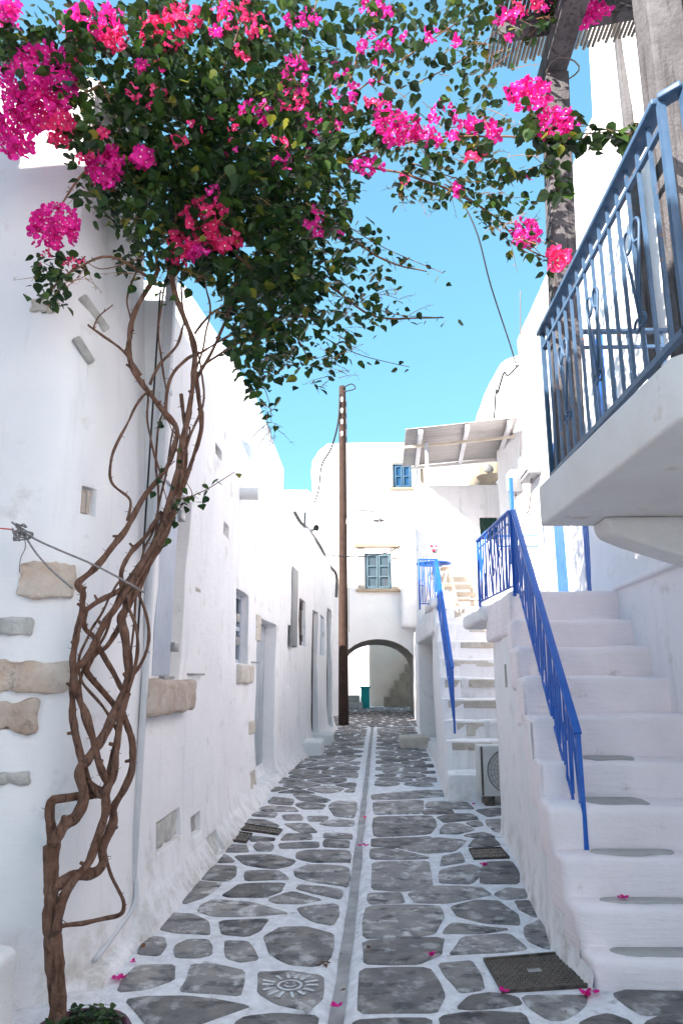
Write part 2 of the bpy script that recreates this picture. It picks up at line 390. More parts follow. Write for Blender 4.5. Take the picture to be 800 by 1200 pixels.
M['leaf'] = leafmat('bougainvillea_leaf', (.008, .028, .011), (.040, .085, .012), .22, .4)
M['leaf_y'] = leafmat('young_yellow_leaf', (.13, .17, .02), (.26, .25, .04), .4, .3)
M['bract_m'] = leafmat('magenta_bract', (.72, .012, .26), (.80, .03, .36), .45, .22, .6)
M['bract_r'] = leafmat('crimson_bract', (.78, .03, .16), (.85, .05, .22), .45, .22, .6)

# ================================================================ THE SETTING
def gx(y): # centre of the gutter in plan
    pts = ((-5, -.5), (4, -.15), (5.8, -.105), (11, -.01), (22, .2), (40, .5))
    for (a, b), (c, d) in zip(pts, pts[1:]):
        if y <= c: return b+(d-b)*(y-a)/(c-a)
    return .5
def ground_sheet():
    xs = [-60, -12, -5, -3, -2.4, -2.0]+[-1.8+.15*i for i in range(11)]
    xs = [('a', x) for x in xs if x < -.25]
    gut = [('g', o) for o in (-.16, -.085, -.055, -.035, .035, .055, .085, .16)]
    right = [('a', x) for x in [.45+.15*i for i in range(13)]+[2.6, 3, 4, 6, 12, 60]]
    X = xs+gut+right
    Y = [-60, -20, -8]+[-5+.25*i for i in range(128)]+[28, 30, 34, 40, 60, 150, 600]
    vs = []; fs = []
    for y in Y:
        for k, v in X:
            x = gx(y)+v if k == 'g' else v
            z = G(y)+nz((x, y, 0), 1.1)*.012
            if -5.1 < y < 27 and k == 'g' and abs(v) < .05: z -= .03
            if -5.1 < y < 27 and k == 'g' and abs(v) == .055: z -= .018
            vs.append((x, y, z))
    w = len(X)
    for j in range(len(Y)-1):
        for i in range(w-1): fs.append((j*w+i, j*w+i+1, (j+1)*w+i+1, (j+1)*w+i))
    me = bpy.data.meshes.new('pavement'); me.from_pydata(vs, [], fs)
    return tag(link_mesh('pavement', me, None, M['mortar'], True), kind='structure')
pave = ground_sheet()
mb = MB()
Yg = [-5+.25*i for i in range(128)]
vs = []
for y in Yg:
    for o in (-.036, -.015, .015, .036):
        x = gx(y)+o+nz((o*9, y, 3), 2.6)*.016; vs.append((x, y, G(y)+nz((x, y, 0), 1.1)*.012-.022-(.003 if abs(o) < .03 else 0)))
mb.add(vs, [(j*4+i, j*4+i+1, j*4+i+5, j*4+i+4) for j in range(len(Yg)-1) for i in range(3)])
tag(mb.build('gutter', M['gutter'], None, smooth=True), kind='structure')

def chaikin(p, n=1):
    for _ in range(n):
        q = []
        for a, b in zip(p, p[1:]+p[:1]):
            q.append((a[0]*.84+b[0]*.16, a[1]*.84+b[1]*.16)); q.append((a[0]*.16+b[0]*.84, a[1]*.16+b[1]*.84))
        p = q
    return p
def stone_geo(poly, hgt=.010):
    n = len(poly); cx = sum(p[0] for p in poly)/n; cy = sum(p[1] for p in poly)/n
    vs = []; tilt = (random.uniform(-.004, .004), random.uniform(-.004, .004))
    for k, (sh, dz) in enumerate(((1.0, -.012), (1.0, hgt*.55), (.965, hgt))):
        for (x, y) in poly:
            X = cx+(x-cx)*sh; Y = cy+(y-cy)*sh
            vs.append((X, Y, G(Y)+nz((X, Y, 0), 1.1)*.012+dz+(tilt[0]*(X-cx)+tilt[1]*(Y-cy) if k else 0)))
    vs.append((cx, cy, G(cy)+nz((cx, cy, 0), 1.1)*.012+hgt+.002))
    fs = []
    for r in range(2):
        for i in range(n): fs.append((r*n+i, r*n+(i+1) % n, (r+1)*n+(i+1) % n, (r+1)*n+i))
    for i in range(n): fs.append((2*n+i, 2*n+(i+1) % n, 3*n))
    return vs, fs
def area(p): return sum(a[0]*b[1]-b[0]*a[1] for a, b in zip(p, p[1:]+p[:1]))/2
def paving_stone(poly, rough=1):
    if area(poly) < 0: poly = poly[::-1]
    if rough:
        q = []
        for a, b in zip(poly, poly[1:]+poly[:1]):
            q.append(a); l = math.dist(a, b)
            if l > .16: q.append(((a[0]+b[0])/2+random.uniform(-.02, .02)*min(1, l*2), (a[1]+b[1])/2+random.uniform(-.02, .02)*min(1, l*2)))
        poly = q
    poly = chaikin(poly, 1); cx = sum(p[0] for p in poly)/len(poly); cy = sum(p[1] for p in poly)/len(poly)
    poly = [(x+(x-cx)/max(.01, math.hypot(x-cx, y-cy))*.026, y+(y-cy)/max(.01, math.hypot(x-cx, y-cy))*.026) for x, y in poly]
    vs, fs = stone_geo(poly)
    me = bpy.data.meshes.new('paving_stone'); me.from_pydata(vs, [], fs)
    o = link_mesh('paving_stone', me, pave, M['stone'], True); return o
def px_poly(ox, oy, s, pts): return [tuple(PG(ox+x/s, oy+y/s)[:2]) for x, y in pts]
TR = {
 'A': (130, 1040, 2.857, [
  [(275,268),(340,265),(435,285),(425,360),(340,350),(240,345),(270,310)], [(55,310),(90,275),(205,270),(200,310),(120,340),(30,350)],
  [(225,200),(260,182),(320,182),(328,225),(290,235),(225,235)], [(135,175),(175,178),(160,230),(95,225)],
  [(385,185),(455,188),(487,240),(430,248),(395,235)], [(520,170),(570,140),(650,140),(735,165),(725,240),(680,262),(600,255),(540,220)],
  [(160,140),(200,95),(270,98),(315,120),(325,158),(220,152)], [(370,118),(520,112),(490,145),(455,162),(380,155)],
  [(310,65),(350,48),(470,60),(585,90),(500,95),(350,98),(300,85)], [(630,75),(755,60),(740,130),(680,115)],
  [(535,45),(610,22),(695,42),(640,55),(560,55)], [(60,385),(120,375),(250,375),(450,400),(420,410),(330,440),(250,470),(140,470),(100,420)],
  [(430,457),(460,440),(560,432),(680,435),(670,480),(440,490)]]),
 'B': (200, 920, 3.333, [
  [(210,238),(290,240),(300,262),(220,262)], [(345,225),(390,232),(390,260),(340,258),(330,240)], [(300,136),(360,138),(420,160),(400,172),(290,150)],
  [(255,280),(400,278),(480,300),(460,318),(400,328),(300,312)], [(170,285),(210,275),(245,300),(190,302)],
  [(110,345),(150,315),(250,320),(245,355),(220,375),(130,368)], [(300,340),(410,340),(455,370),(300,375)],
  [(500,270),(530,262),(690,262),(690,305),(560,305),(500,290)], [(490,335),(540,318),(685,325),(680,395),(570,380),(500,360)],
  [(510,395),(660,412),(655,445),(500,410)], [(210,435),(270,395),(440,390),(420,420),(360,440),(240,442)],
  [(80,400),(100,380),(195,392),(130,440),(60,467),(40,455)], [(395,455),(450,430),(480,425),(580,450),(500,462)],
  [(605,218),(692,222),(690,247),(605,245)], [(605,190),(700,195),(700,212),(605,208)], [(445,155),(530,152),(570,185),(510,188)],
  [(435,218),(460,195),(540,195),(545,215)], [(430,234),(570,228),(570,248),(435,250)], [(440,122),(500,118),(510,138),(450,138)],
  [(355,90),(380,82),(480,90),(495,105),(360,102)], [(320,122),(340,108),(410,112),(400,128)], [(540,126),(610,126),(600,142),(545,142)],
  [(585,152),(630,140),(710,142),(705,162),(620,160)], [(490,75),(530,68),(600,80),(590,95),(520,95)], [(385,65),(400,50),(475,58),(470,78),(390,72)],
  [(620,85),(640,65),(725,68),(715,130),(640,122)], [(480,40),(520,35),(620,60),(600,70),(510,60)], [(310,205),(400,212),(395,220),(320,222)]]),
 'C': (400, 1040, 2.667, [
  [(65,262),(270,262),(310,340),(290,388),(60,388)], [(75,178),(315,165),(300,215),(240,240),(80,240)], [(85,62),(300,58),(312,95),(285,145),(220,160),(75,162)],
  [(90,22),(180,18),(190,45),(95,50)], [(215,20),(290,0),(430,2),(460,22),(330,45),(235,45)], [(350,62),(420,42),(490,45),(540,85),(550,118),(450,112),(370,90)],
  [(325,148),(355,116),(420,128),(515,135),(430,145)], [(345,215),(385,165),(520,152),(570,195),(450,205)], [(545,45),(590,45),(622,85),(600,92),(565,70)],
  [(485,20),(520,5),(575,10),(570,30),(510,35)], [(580,130),(630,100),(660,140),(685,185),(640,192),(590,170)], [(310,250),(405,240),(440,320),(370,330),(335,280)],
  [(370,380),(410,350),(470,342),(540,352),(550,370),(420,383)], [(575,350),(760,345),(750,370),(690,412),(650,412),(600,380)],
  [(50,420),(270,415),(260,460),(50,460)], [(320,410),(450,400),(560,402),(580,450),(330,460)]]),
 'D': (410, 920, 3.333, [
  [(90,308),(305,305),(315,400),(200,412),(90,405)], [(98,128),(315,122),(330,160),(310,190),(98,203)], [(95,68),(285,62),(280,112),(100,117)],
  [(90,212),(320,203),(180,245),(90,240)], [(88,253),(160,250),(310,290),(88,292)], [(190,245),(340,208),(450,218),(400,260),(300,268)],
  [(355,320),(370,285),(430,268),(440,305)], [(355,382),(360,340),(470,318),(510,335),(470,385)], [(530,310),(630,305),(655,385),(510,385)],
  [(465,240),(490,215),(560,210),(580,235),(500,245)], [(355,190),(375,155),(430,155),(480,178),(420,192)], [(300,90),(310,68),(450,68),(480,95),(400,95)],
  [(290,115),(300,98),(390,98),(400,112)], [(345,128),(400,115),(470,115),(495,135),(370,148)], [(460,150),(500,142),(515,160),(480,165)],
  [(495,100),(585,92),(588,118),(540,125)], [(530,140),(588,135),(588,185),(565,185)], [(90,40),(250,28),(370,25),(380,45),(250,55),(95,60)], [(450,200),(520,190),(560,205),(500,208)]]),
 'R': (600, 940, 4, [[(490,905),(600,880),(860,870),(860,970),(620,995),(560,960)], [(640,1040),(720,1010),(820,1000),(820,1080),(640,1080)], [(330,1045),(450,1005),(540,1035),(530,1080)]]),
}
for k, (ox, oy, s_, polys) in TR.items():
    for p in polys: paving_stone(px_poly(ox, oy, s_, p))
# the stone with the painted sun
sun_stone = paving_stone(px_poly(130, 1040, 2.857, [(500,290),(600,287),(700,303),(697,370),(655,405),(560,385),(505,350)]))
sun_stone['label'] = 'paving stone with a white painted sun'
mb = MB(); c0 = px_poly(130, 1040, 2.857, [(598, 335)])[0]; zz0 = G(c0[1])+nz((c0[0], c0[1], 0), 1.1)*.012+.0145
def flat_stroke(mb, pts, w, z=None):
    n = len(pts); vs = []
    for i, p in enumerate(pts):
        a = pts[max(i-1, 0)]; b = pts[min(i+1, n-1)]; d = Vector((b[0]-a[0], b[1]-a[1])).normalized(); q = Vector((-d.y, d.x))*w*(.8+.4*random.random())/2
        for s_ in (-1, 1):
            for dz in (0, .0025): vs.append((p[0]+q.x*s_, p[1]+q.y*s_, (zz0 if z is None else z)+dz))
    fs = []
    for i in range(n-1):
        a = i*4; b = a+4; fs += [(a+1, a+3, b+3, b+1), (a, a+1, b+1, b), (a+3, a+2, b+2, b+3)]
    mb.add(vs, fs)
ring = [(c0[0]+.062*math.cos(t*math.pi/8), c0[1]+.062*math.sin(t*math.pi/8)) for t in range(17)]
flat_stroke(mb, ring, .014)
for t in range(14):
    a = t*2*math.pi/14+random.uniform(-.07, .07); r0, r1 = .088, .145+.02*random.random()
    flat_stroke(mb, [(c0[0]+r0*math.cos(a), c0[1]+r0*math.sin(a)), (c0[0]+r1*math.cos(a), c0[1]+r1*math.sin(a))], .018)
flat_stroke(mb, [(c0[0]-.03, c0[1]+.0), (c0[0]-.012, c0[1]-.02), (c0[0]+.012, c0[1]-.022), (c0[0]+.032, c0[1]+.002)], .011)
flat_stroke(mb, [(c0[0]-.025, c0[1]+.025), (c0[0]-.012, c0[1]+.028)], .012); flat_stroke(mb, [(c0[0]+.014, c0[1]+.028), (c0[0]+.027, c0[1]+.025)], .012)
mb.build('painted_sun', M['chalk'], sun_stone)

# plan outlines of the street sides
LEFT = [(-1.5, 5.0), (-1.49, 9.6), (-1.36, 13), (-1.12, 17), (-.90, 20.6)]
RIGHT2 = [(1.62, 26.2), (1.40, 18.8), (1.27, 13.4), (1.06, 9.9)]
def lx(y):
    P_ = [(-9, -1.5)]+[(b, a) for a, b in LEFT]+[(26, -.9), (40, -.9)]
    for (a, b), (c, d) in zip(P_, P_[1:]):
        if y <= c: return b+(d-b)*(y-a)/(c-a)
    return -.9
def rx(y):
    P_ = [(-9, 2.3), (4.3, 2.3), (4.31, 1.2), (8.1, 1.37), (8.12, 1.9), (9.85, 1.9), (9.9, 1.06), (13.4, 1.27), (18.8, 1.40), (26.2, 1.62), (40, 1.8)]
    for (a, b), (c, d) in zip(P_, P_[1:]):
        if y <= c: return b+(d-b)*(y-a)/(c-a)
    return 1.8
def clip(poly, px_, py_, nx, ny):
    out = []
    for a, b in zip(poly, poly[1:]+poly[:1]):
        da = (a[0]-px_)*nx+(a[1]-py_)*ny; db = (b[0]-px_)*nx+(b[1]-py_)*ny
        if da <= 0: out.append(a)
        if (da < 0) != (db < 0) and abs(da-db) > 1e-9:
            t = da/(da-db); out.append((a[0]+(b[0]-a[0])*t, a[1]+(b[1]-a[1])*t))
    return out
def cells(y0, y1, x0f, x1f, dx, dy):
    seeds = []; y = y0-dy
    row = 0
    while y < y1+dy:
        a, b = x0f(y), x1f(y); n = max(1, round((b-a)/dx)); 
        for i in range(-1, n+1):
            seeds.append((a+(b-a)*(i+.5+(.25 if row % 2 else -.25))/n+random.uniform(-.3, .3)*dx, y+random.uniform(-.28, .28)*dy))
        y += dy*random.uniform(.85, 1.15); row += 1
    res = []
    for s_ in seeds:
        if not (y0-.05 < s_[1] < y1+.05): continue
        p = [(s_[0]-1, s_[1]-1), (s_[0]+1, s_[1]-1), (s_[0]+1, s_[1]+1), (s_[0]-1, s_[1]+1)]
        gap = random.uniform(.042, .065)
        for o in seeds:
            if o is s_ or abs(o[0]-s_[0]) > 2 or abs(o[1]-s_[1]) > 1.6: continue
            dx_, dy_ = o[0]-s_[0], o[1]-s_[1]; l = math.hypot(dx_, dy_)
            p = clip(p, (s_[0]+o[0])/2-dx_/l*gap, (s_[1]+o[1])/2-dy_/l*gap, dx_/l, dy_/l)
            if len(p) < 3: break
        if len(p) < 3: continue
        ym = s_[1]
        e = .1
        sl = (x0f(ym+e)-x0f(ym-e))/(2*e); p = clip(p, x0f(ym)+.05, ym, -1, sl) if len(p) > 2 else p
        sr = (x1f(ym+e)-x1f(ym-e))/(2*e); p = clip(p, x1f(ym)-.05, ym, 1, -sr) if len(p) > 2 else p
        p = clip(p, 0, y0+.03, 0, -1) if len(p) > 2 else p; p = clip(p, 0, y1-.03, 0, 1) if len(p) > 2 else p
        q = []
        for v in p:
            if not q or math.dist(v, q[-1]) > .03: q.append(v)
        if len(q) >= 3 and math.dist(q[0], q[-1]) < .03: q.pop()
        if len(q) >= 3 and abs(area(q)) > .025: res.append(q)
    return res
left_f = lambda y: lx(y)+.06; gl = lambda y: gx(y)-.10; gr = lambda y: gx(y)+.10
far = cells(10.3, 21.5, left_f, gl, .52, .42)+cells(10.75, 21.5, gr, lambda y: rx(y)-.05, .58, .40)
for p in far: paving_stone(p, 0)
near_and_beyond = cells(-3, 3.85, lambda y: -1.5, gl, .5, .4)+cells(-3, 3.85, gr, lambda y: 2.2, .5, .4)+cells(21.5, 34.3, lambda y: -1.2, lambda y: 2.0, .55, .45)
mb = MB()
for p in near_and_beyond:
    if area(p) < 0: p = p[::-1]
    mb.add(*stone_geo(chaikin(p, 1)))
o = mb.build('paving_stones', M['stone'], pave, smooth=True); o['kind'] = 'stuff'

# ================================================================ LEFT SIDE
def mass(parent, poly, z1, m='white', z0=-.3): return MB().prism(poly, z0, z1).build('inner_mass', M[m], parent)
# --- corner house (near left)
hA = empty('corner_house', (-3, 4, 0), 'tall whitewashed corner house with bare pink quoin stones, behind the bougainvillea trunk', 'house')
pathA = [(-9, 3.98), (-1.98, 3.98)]+[(-1.98+.42*math.sin(a), 4.40-.42*math.cos(a)) for a in [R(15*i) for i in range(1, 6)]]+[(-1.54, 4.42), (-1.50, 4.98)]
offA = lambda S, z: -.07*max(0, z-1.6)+.05*math.exp(-max(z, 0)/.3)
wA = Wall(pathA, offA)
SA = wA.L[-1]
def at_front(px, py, Y=3.98): return PY(px, py, Y)
niche = wA.hole(104, 126, 568, 602, .07)
wA.build('wall', M['white'], hA, 5.75, holes=[niche], amp=.03, round_top=.2, bevel=.035, cap=.6)
mass(hA, [(-9, 4.7), (-2.2, 4.7), (-2.2, 5.4), (-9, 5.4)], 5.6)
def on_wall_stone(w, parent, x0, x1, y0, y1, name='stone', m='greystone', inn=.05, out=.012, r=.035, amp=.015):
    a = w.sz(x0, (y0+y1)/2); b = w.sz(x1, (y0+y1)/2); t_ = w.sz((x0+x1)/2, y0); bt = w.sz((x0+x1)/2, y1)
    s0, s1 = sorted((a[0], b[0])); z0, z1 = sorted((t_[1], bt[1]))
    def fn(p): return w.at(p.x, p.z, p.y)
    return lump(name, (s0, -inn, z0), (s1, out, z1), M[m], parent, r, amp, .06, fn, 6)
on_wall_stone(wA, hA, 106, 122, 571, 600, 'niche_stone', 'pinkstone', .06, -.03)
# quoins of the corner: (px0, py0, px1, py1) on the front face, wrapping round the corner
for (x0, x1, y0, y1, m_, prot) in ((18, 90, 657, 698, 'pinkstone', .05), (-40, 38, 724, 744, 'greystone', .0), (-60, 80, 774, 812, 'pinkstone', .035), (-60, 44, 822, 858, 'pinkstone', .03),
                             (-40, 34, 906, 920, 'greystone', .01), (20, 60, 334, 350, 'beige', .0)):
    s0 = wA.sz(x0, (y0+y1)/2)[0]; s1 = wA.sz(min(x1, 62), (y0+y1)/2)[0]
    if x1 > 62: s1 = wA.sz(62, (y0+y1)/2)[0]+(x1-62)/205
    z0 = wA.sz(30, y1)[1]; z1 = wA.sz(30, y0)[1]
    lump('quoin_stone', (s0, -.1, z0), (s1, .008+prot*.25, z1), M[m_], hA, .014, .030, .035, lambda p: wA.at(p.x, p.z, p.y), 9)
# slanting slabs bedded in the side wall
for (xa, ya, xb, yb) in ((104, 334, 148, 384), (88, 384, 121, 419)):
    a = wA.sz(xa, ya); b = wA.sz(xb, yb); 
    pa = wA.at(a[0], a[1], .0); pb = wA.at(b[0], b[1], .0)
    mb = MB(); mb.bar(pa, pb, .07, .055); mb.build('embedded_slab', M['greystone'], hA, bevel=.012)
# plaster ledge under the front quoins


bench = lump('bench_block', (-3.2, 3.15, -.1), (-1.62, 3.74, .40), M['white_rough'], None, .07, .03, .08)
tag(bench, 'low whitewashed masonry block with a bare stone patch at the foot of the corner house', 'bench')
lump('bare_stone', (-1.98, 3.12, .12), (-1.74, 3.3, .34), M['pinkstone'], bench, .04, .02, .05)
bench_st = bench.children[0]; bench_st.location = (0, 0, 0)

# --- long low house
hB = empty('long_house', (-1.5, 8, 0), 'long low whitewashed house with a grey shutter, small window and recessed pale door', 'house')
offB = lambda S, z: .16*math.exp(-max(z-G(5+S-SH), 0)/.12)+.03*math.exp(-max(z, 0)/.8)
wB = Wall([(-2.7, 5.0), (-1.56, 5.0), (-1.512, 5.025), (-1.50, 5.1)]+LEFT[1:], offB)
SH = wB.L[3]-.1
def zprof(w, pts):
    P_ = sorted([w.sz(*p) for p in pts])
    def f(S):
        if S <= P_[0][0]: return P_[0][1]
        for (a, b), (c, d) in zip(P_, P_[1:]):
            if S <= c: return b+(d-b)*(S-a)/(c-a)
        return P_[-1][1]
    return f
topB = zprof(wB, [(200, 362), (240, 440), (298, 550), (329, 597), (341, 622), (362, 622), (380, 652), (397, 674)])
H = {}
H['shutter'] = wB.hole(168, 219, 560, 797, .20)
_h = H['shutter']; H['shutter'] = (max(_h[0], SH+.16),)+_h[1:]
H['small'] = wB.hole(277, 291, 693, 778, .18)
H['door'] = wB.hole(300, 322, 727, 914, .22)
H['blind'] = wB.hole(336, 342, 733, 805, .05)
H['dark'] = wB.hole(351, 358.5, 703, 757, .12)
H['door2'] = wB.hole(365, 371.5, 716, 886, .14)
H['slit'] = wB.hole(374.5, 380, 722, 768, .10)
H['door3'] = wB.hole(382.5, 388, 714, 884, .14)
H['n1'] = wB.hole(181, 208, 956, 990, .045); H['n2'] = wB.hole(218.5, 229, 955, 978, .045); H['n3'] = wB.hole(232.5, 243, 978, 1001, .045)
H['n4'] = wB.hole(251.5, 259, 521, 535, .06); H['n5'] = wB.hole(261, 268, 614, 629, .06)
for k in ('door', 'door2', 'door3'):
    a = list(H[k]); a[2] = G(5+a[0]-SH)+.12; H[k] = tuple(a)
print('HOLES', {k: [round(x, 2) for x in v] for k, v in H.items()})
splitS = wB.sz(345, 800)[0]
hs = list(H.values())
lump('plaster_fillet', (-1.75, 4.2, -.1), (-1.40, 5.1, .055), M['white'], hB, .06, .03, .08)
wB.build('wall', M['white'], hB, 4.5, ztop=topB, zhi=3.75, holes=[h for h in hs if h[1] < splitS], amp=.035, s1=splitS, cap=.45, round_top=.07)
hC = empty('end_house', (-1.1, 18, 0), 'whitewashed house with dark narrow doors at the far end of the left row', 'house')
wB.build('wall', M['white'], hC, 4.5, ztop=topB, zhi=3.75, holes=[h for h in hs if h[1] > splitS], amp=.03, s0=splitS-.002, cap=.45, round_top=.07)
mass(hB, [(-9, 5.1), (-2.0, 5.1), (-1.98, 9.6), (-1.9, 12.6), (-9, 12.6)], 4.1)
mass(hB, [(-9, 5.0), (-2.75, 5.0), (-2.75, 12.15), (-9, 12.15)], 6.3)  # hidden set-back storey, added to shade the far staircase
mass(hC, [(-9, 12.9), (-1.85, 12.9), (-1.6, 17), (-1.4, 20.5), (-9, 20.5)], 3.9)
# end wall of the row facing the pole
wE_ = Wall([(-.90, 20.6), (-6, 20.6)]); wE_.build('end_wall', M['white'], hC, 3.9, amp=.02, cap=.3)
def door_leaf(w, h, parent, m, planks=4, back=.02, name='door', gap=.012, frame=None):
    s0, s1, z0, z1, dep = h
    d = empty(name, (0, 0, 0)); d.parent = parent; d.location = -parent.location
    n = planks; wd = (s1-s0)/n
    for i in range(n):
        a = s0+wd*i+gap/2; b = s0+wd*(i+1)-gap/2
        mb = MB(); pts = [w.at(a, 0, -dep+.006, True), w.at(b, 0, -dep+.006, True), w.at(b, 0, -dep+.006+back+.015, True), w.at(a, 0, -dep+.006+back+.015, True)]
        mb.prism([(p.x, p.y) for p in pts], z0+.01, z1-.005)
        o = mb.build('plank', M[m], None, bevel=.005); o.parent = d
    return d
door_leaf(wB, H['door'], hB, 'door', 4)
door_leaf(wB, H['door2'], hC, 'darkdoor', 3); door_leaf(wB, H['door3'], hC, 'darkdoor', 3)
# grey shutter beside the stem: panel of vertical boards with hinges
h = H['shutter']
sh = empty('shutter', (0, 0, 0)); sh.parent = hB; sh.location = -hB.location
n = 9; s0, s1 = h[0]+.02, wB.sz(206, 690)[0]
for i in range(n):
    a = s0+(s1-s0)*i/n+.003; b = s0+(s1-s0)*(i+1)/n-.003
    mb = MB(); pts = [wB.at(x, 0, o_, True) for x, o_ in ((a, -.045), (b, -.045), (b, -.012), (a, -.012))]
    mb.prism([(p.x, p.y) for p in pts], h[2]+.03, h[3]-.02); o = mb.build('plank', M['shutter'], None, bevel=.006); o.parent = sh
for zf in (.17, .88):
    z = h[2]+(h[3]-h[2])*zf; mb = MB(); p = wB.at(s1+.05, z, -.01, True); mb.box(p, (.03, .07, .035)); o = mb.build('hinge', M['metal'], None, bevel=.006); o.parent = sh
mb = MB(); p = wB.at(s1-.12, h[2]+.015, -.0, True); mb.box(p, (.02, .15, .012)); o = mb.build('bolt', M['metal'], None); o.parent = sh
on_wall_stone(wB, hB, 168, 219, 797, 836, 'window_sill', 'pinkstone', .15, .07, .03, .02)
# small window
h = H['small']
wn_ = empty('window', (0, 0, 0)); wn_.parent = hB; wn_.location = -hB.location
mb = MB(); a, b = wB.at(h[0], 0, -.15, True), wB.at(h[1], 0, -.15, True)
mb.bar((a.x, a.y, (h[2]+h[3])/2), (b.x, b.y, (h[2]+h[3])/2), .02, h[3]-h[2]-.02); o = mb.build('pane', M['glass'], None); o.parent = wn_
mb = MB()
for z in (h[2]+.03, h[3]-.03, (h[2]+h[3])/2): mb.bar(wB.at(h[0], z, -.12, True), wB.at(h[1], z, -.12, True), .03, .05)
for s_ in (h[0]+.03, h[1]-.03, (h[0]+h[1])/2): mb.bar(wB.at(s_, h[2], -.115, True), wB.at(s_, h[3], -.115, True), .03, .045)
o = mb.build('frame', M['shutter'], None, bevel=.004); o.parent = wn_
for zf in (.3, .62):
    mb = MB(); mb.box(wB.at(h[0]+.35*(h[1]-h[0]), h[2]+(h[3]-h[2])*zf, -.06, True), (.03, .12, .05)); o = mb.build('hinge', M['metal'], None, bevel=.006); o.parent = wn_
on_wall_stone(wB, hB, 276, 292, 779, 801, 'window_sill', 'beige', .1, .06, .03)
for k in ('n1', 'n2', 'n3', 'n4', 'n5'):
    h = H[k]; lump('niche_stone', (h[0]+.03, -h[4]-.03, h[2]+.01), (h[1]-.03, -h[4]+.028, h[3]-.01), M['greystone'], hB, .03, .02, .05, lambda p: wB.at(p.x, p.z, p.y), 7)
for (x0, x1, y0, y1) in ((291.5, 298, 845, 861), (289, 296, 903, 923), (300.5, 305.5, 720, 752), (229.5, 235, 688, 695), (326, 329, 815, 828)):
    on_wall_stone(wB, hB, x0, x1, y0, y1, 'bare_stone', 'beige', .05, .006)
# spout, iron bars
mb = MB(); S_, z_ = wB.sz(281, 578); p = wB.at(S_, z_, 0, True); mb.tube([p+V(-.1, 0, 0), p+V(.22, 0, -.01)], [.075, .075], 14, cap=False); mb.tube([p+V(.22, 0, -.01), p+V(-.1, 0, 0)], [.06, .06], 14, cap=True)
mb.build('water_spout', M['white_rough'], hB, smooth=True)
for (x, y, l) in ((221, 790, .14), (294, 776, .12)):
    S_, z_ = wB.sz(x, y); mb = MB(); mb.tube([wB.at(S_, z_, -.02), wB.at(S_+.25, z_, .03), wB.at(S_+.45, z_, .03)], .009, 6); mb.build('iron_peg', M['metal'], hB)
# windows of the end house
h = H['dark']
mb = MB(); mb.prism([tuple(wB.at(s_, 0, o_, True)[:2]) for s_, o_ in ((h[0], -.11), (h[1], -.11), (h[1], -.09), (h[0], -.09))], h[2], h[3]); mb.build('dark_window', M['darkdoor'], hC)
mb = MB()
for zf in (.15, .83): mb.box(wB.at(h[0]+.25*(h[1]-h[0]), h[2]+(h[3]-h[2])*zf, -.03, True), (.05, .12, .06))
mb.build('shutter_bracket', M['darkmetal'], hC)
h = H['slit']; mb = MB(); mb.prism([tuple(wB.at(s_, 0, o_, True)[:2]) for s_, o_ in ((h[0], -.09), (h[1], -.09), (h[1], -.07), (h[0], -.07))], h[2], h[3]); mb.build('slit_window', M['shutter'], hC)
# steps at the far doors
for (x, y, w_, zt) in ((372, 884, .55, .26), (384, 872, .5, .22)):
    p = PG(x, y); lump('door_step', (p.x-.45, p.y-.35, G(p.y)-.1), (p.x+.1, p.y+w_, G(p.y)+zt), M['white_rough'], hC, .04, .02)
# corner downpipe
dp = empty('downpipe', tuple(wB.at(SH+.02, 0)), 'grey white square drainpipe in the angle between corner house and long house', 'drainpipe')
x0_, y0_ = -1.46, 4.99
x0_, y0_ = -1.475, 4.955
MB().bar((x0_, y0_, 2.55), (x0_, y0_, 5.3), .085, .07, up=(1, 0, 0)).bar((x0_-.02, y0_, .34), (x0_-.02, y0_, 2.56), .045, .04, up=(1, 0, 0)).build('pipe', M['pipe'], dp, bevel=.01)
mb = MB(); mb.tube(smooth_path([(x0_, y0_, .36), (x0_+.01, y0_-.04, .22), (x0_-.02, y0_-.25, .14), (x0_-.02, y0_-.6, .10)]), .015, 10); mb.build('outlet', M['pipe'], dp, smooth=True)
for z in (2.58, 3.7): MB().bar((x0_, y0_, z-.02), (x0_, y0_, z+.02), .10, .085, up=(1, 0, 0)).build('clamp', M['pipe'], dp, bevel=.004)
mb = MB(); mb.tube([(x0_-.07, y0_-.07, .3), (x0_-.065, y0_-.065, 4.5)], .008, 6); mb.build('cable', M['black'], dp)
# inspection plate near the pipe foot
# --- houses rising behind the left row
hH = empty('upper_house', (-3, 12, 0), 'sunlit white upper storey with sloping top behind the bougainvillea stems', 'house')
a = PY(298, 552, 12.2); b = PY(298, 463, 12.2); c = PY(215, 330, 12.2); d_ = PY(120, 330, 12.2)
xr = a.x-.02
mb = MB(); prof = [(xr, 3.0), (xr, b.z), ((xr+c.x)/2, (b.z+c.z)/2+.05), (c.x, c.z), (d_.x-1.5, d_.z+.3), (d_.x-1.5, 3.0)]
n = len(prof); mb.add([(x, 12.2, z) for x, z in prof]+[(x, 17.0, z) for x, z in prof], [tuple(range(n))[::-1], tuple(range(n, 2*n))]+[(i, (i+1) % n, n+(i+1) % n, n+i) for i in range(n)])
mb.build('wall', M['white'], hH, bevel=.08, seg=3)
hG = empty('rounded_roof_house', (-4, 24, 0), 'sunlit white house with a rounded roof behind the far end of the left row', 'house')
a = PY(314, 572, 21.4); b = PY(364, 580, 21.4)
lump('wall', (a.x-2.5, 21.5, -.3), (b.x-.05, 23.6, a.z-.35), M['white'], hG, .3, .05, .4)
lump('roof', (a.x-3.0, 21.3, a.z-.62), (b.x+.04, 23.8, a.z-.05), M['white'], hG, .25, .05, .3)
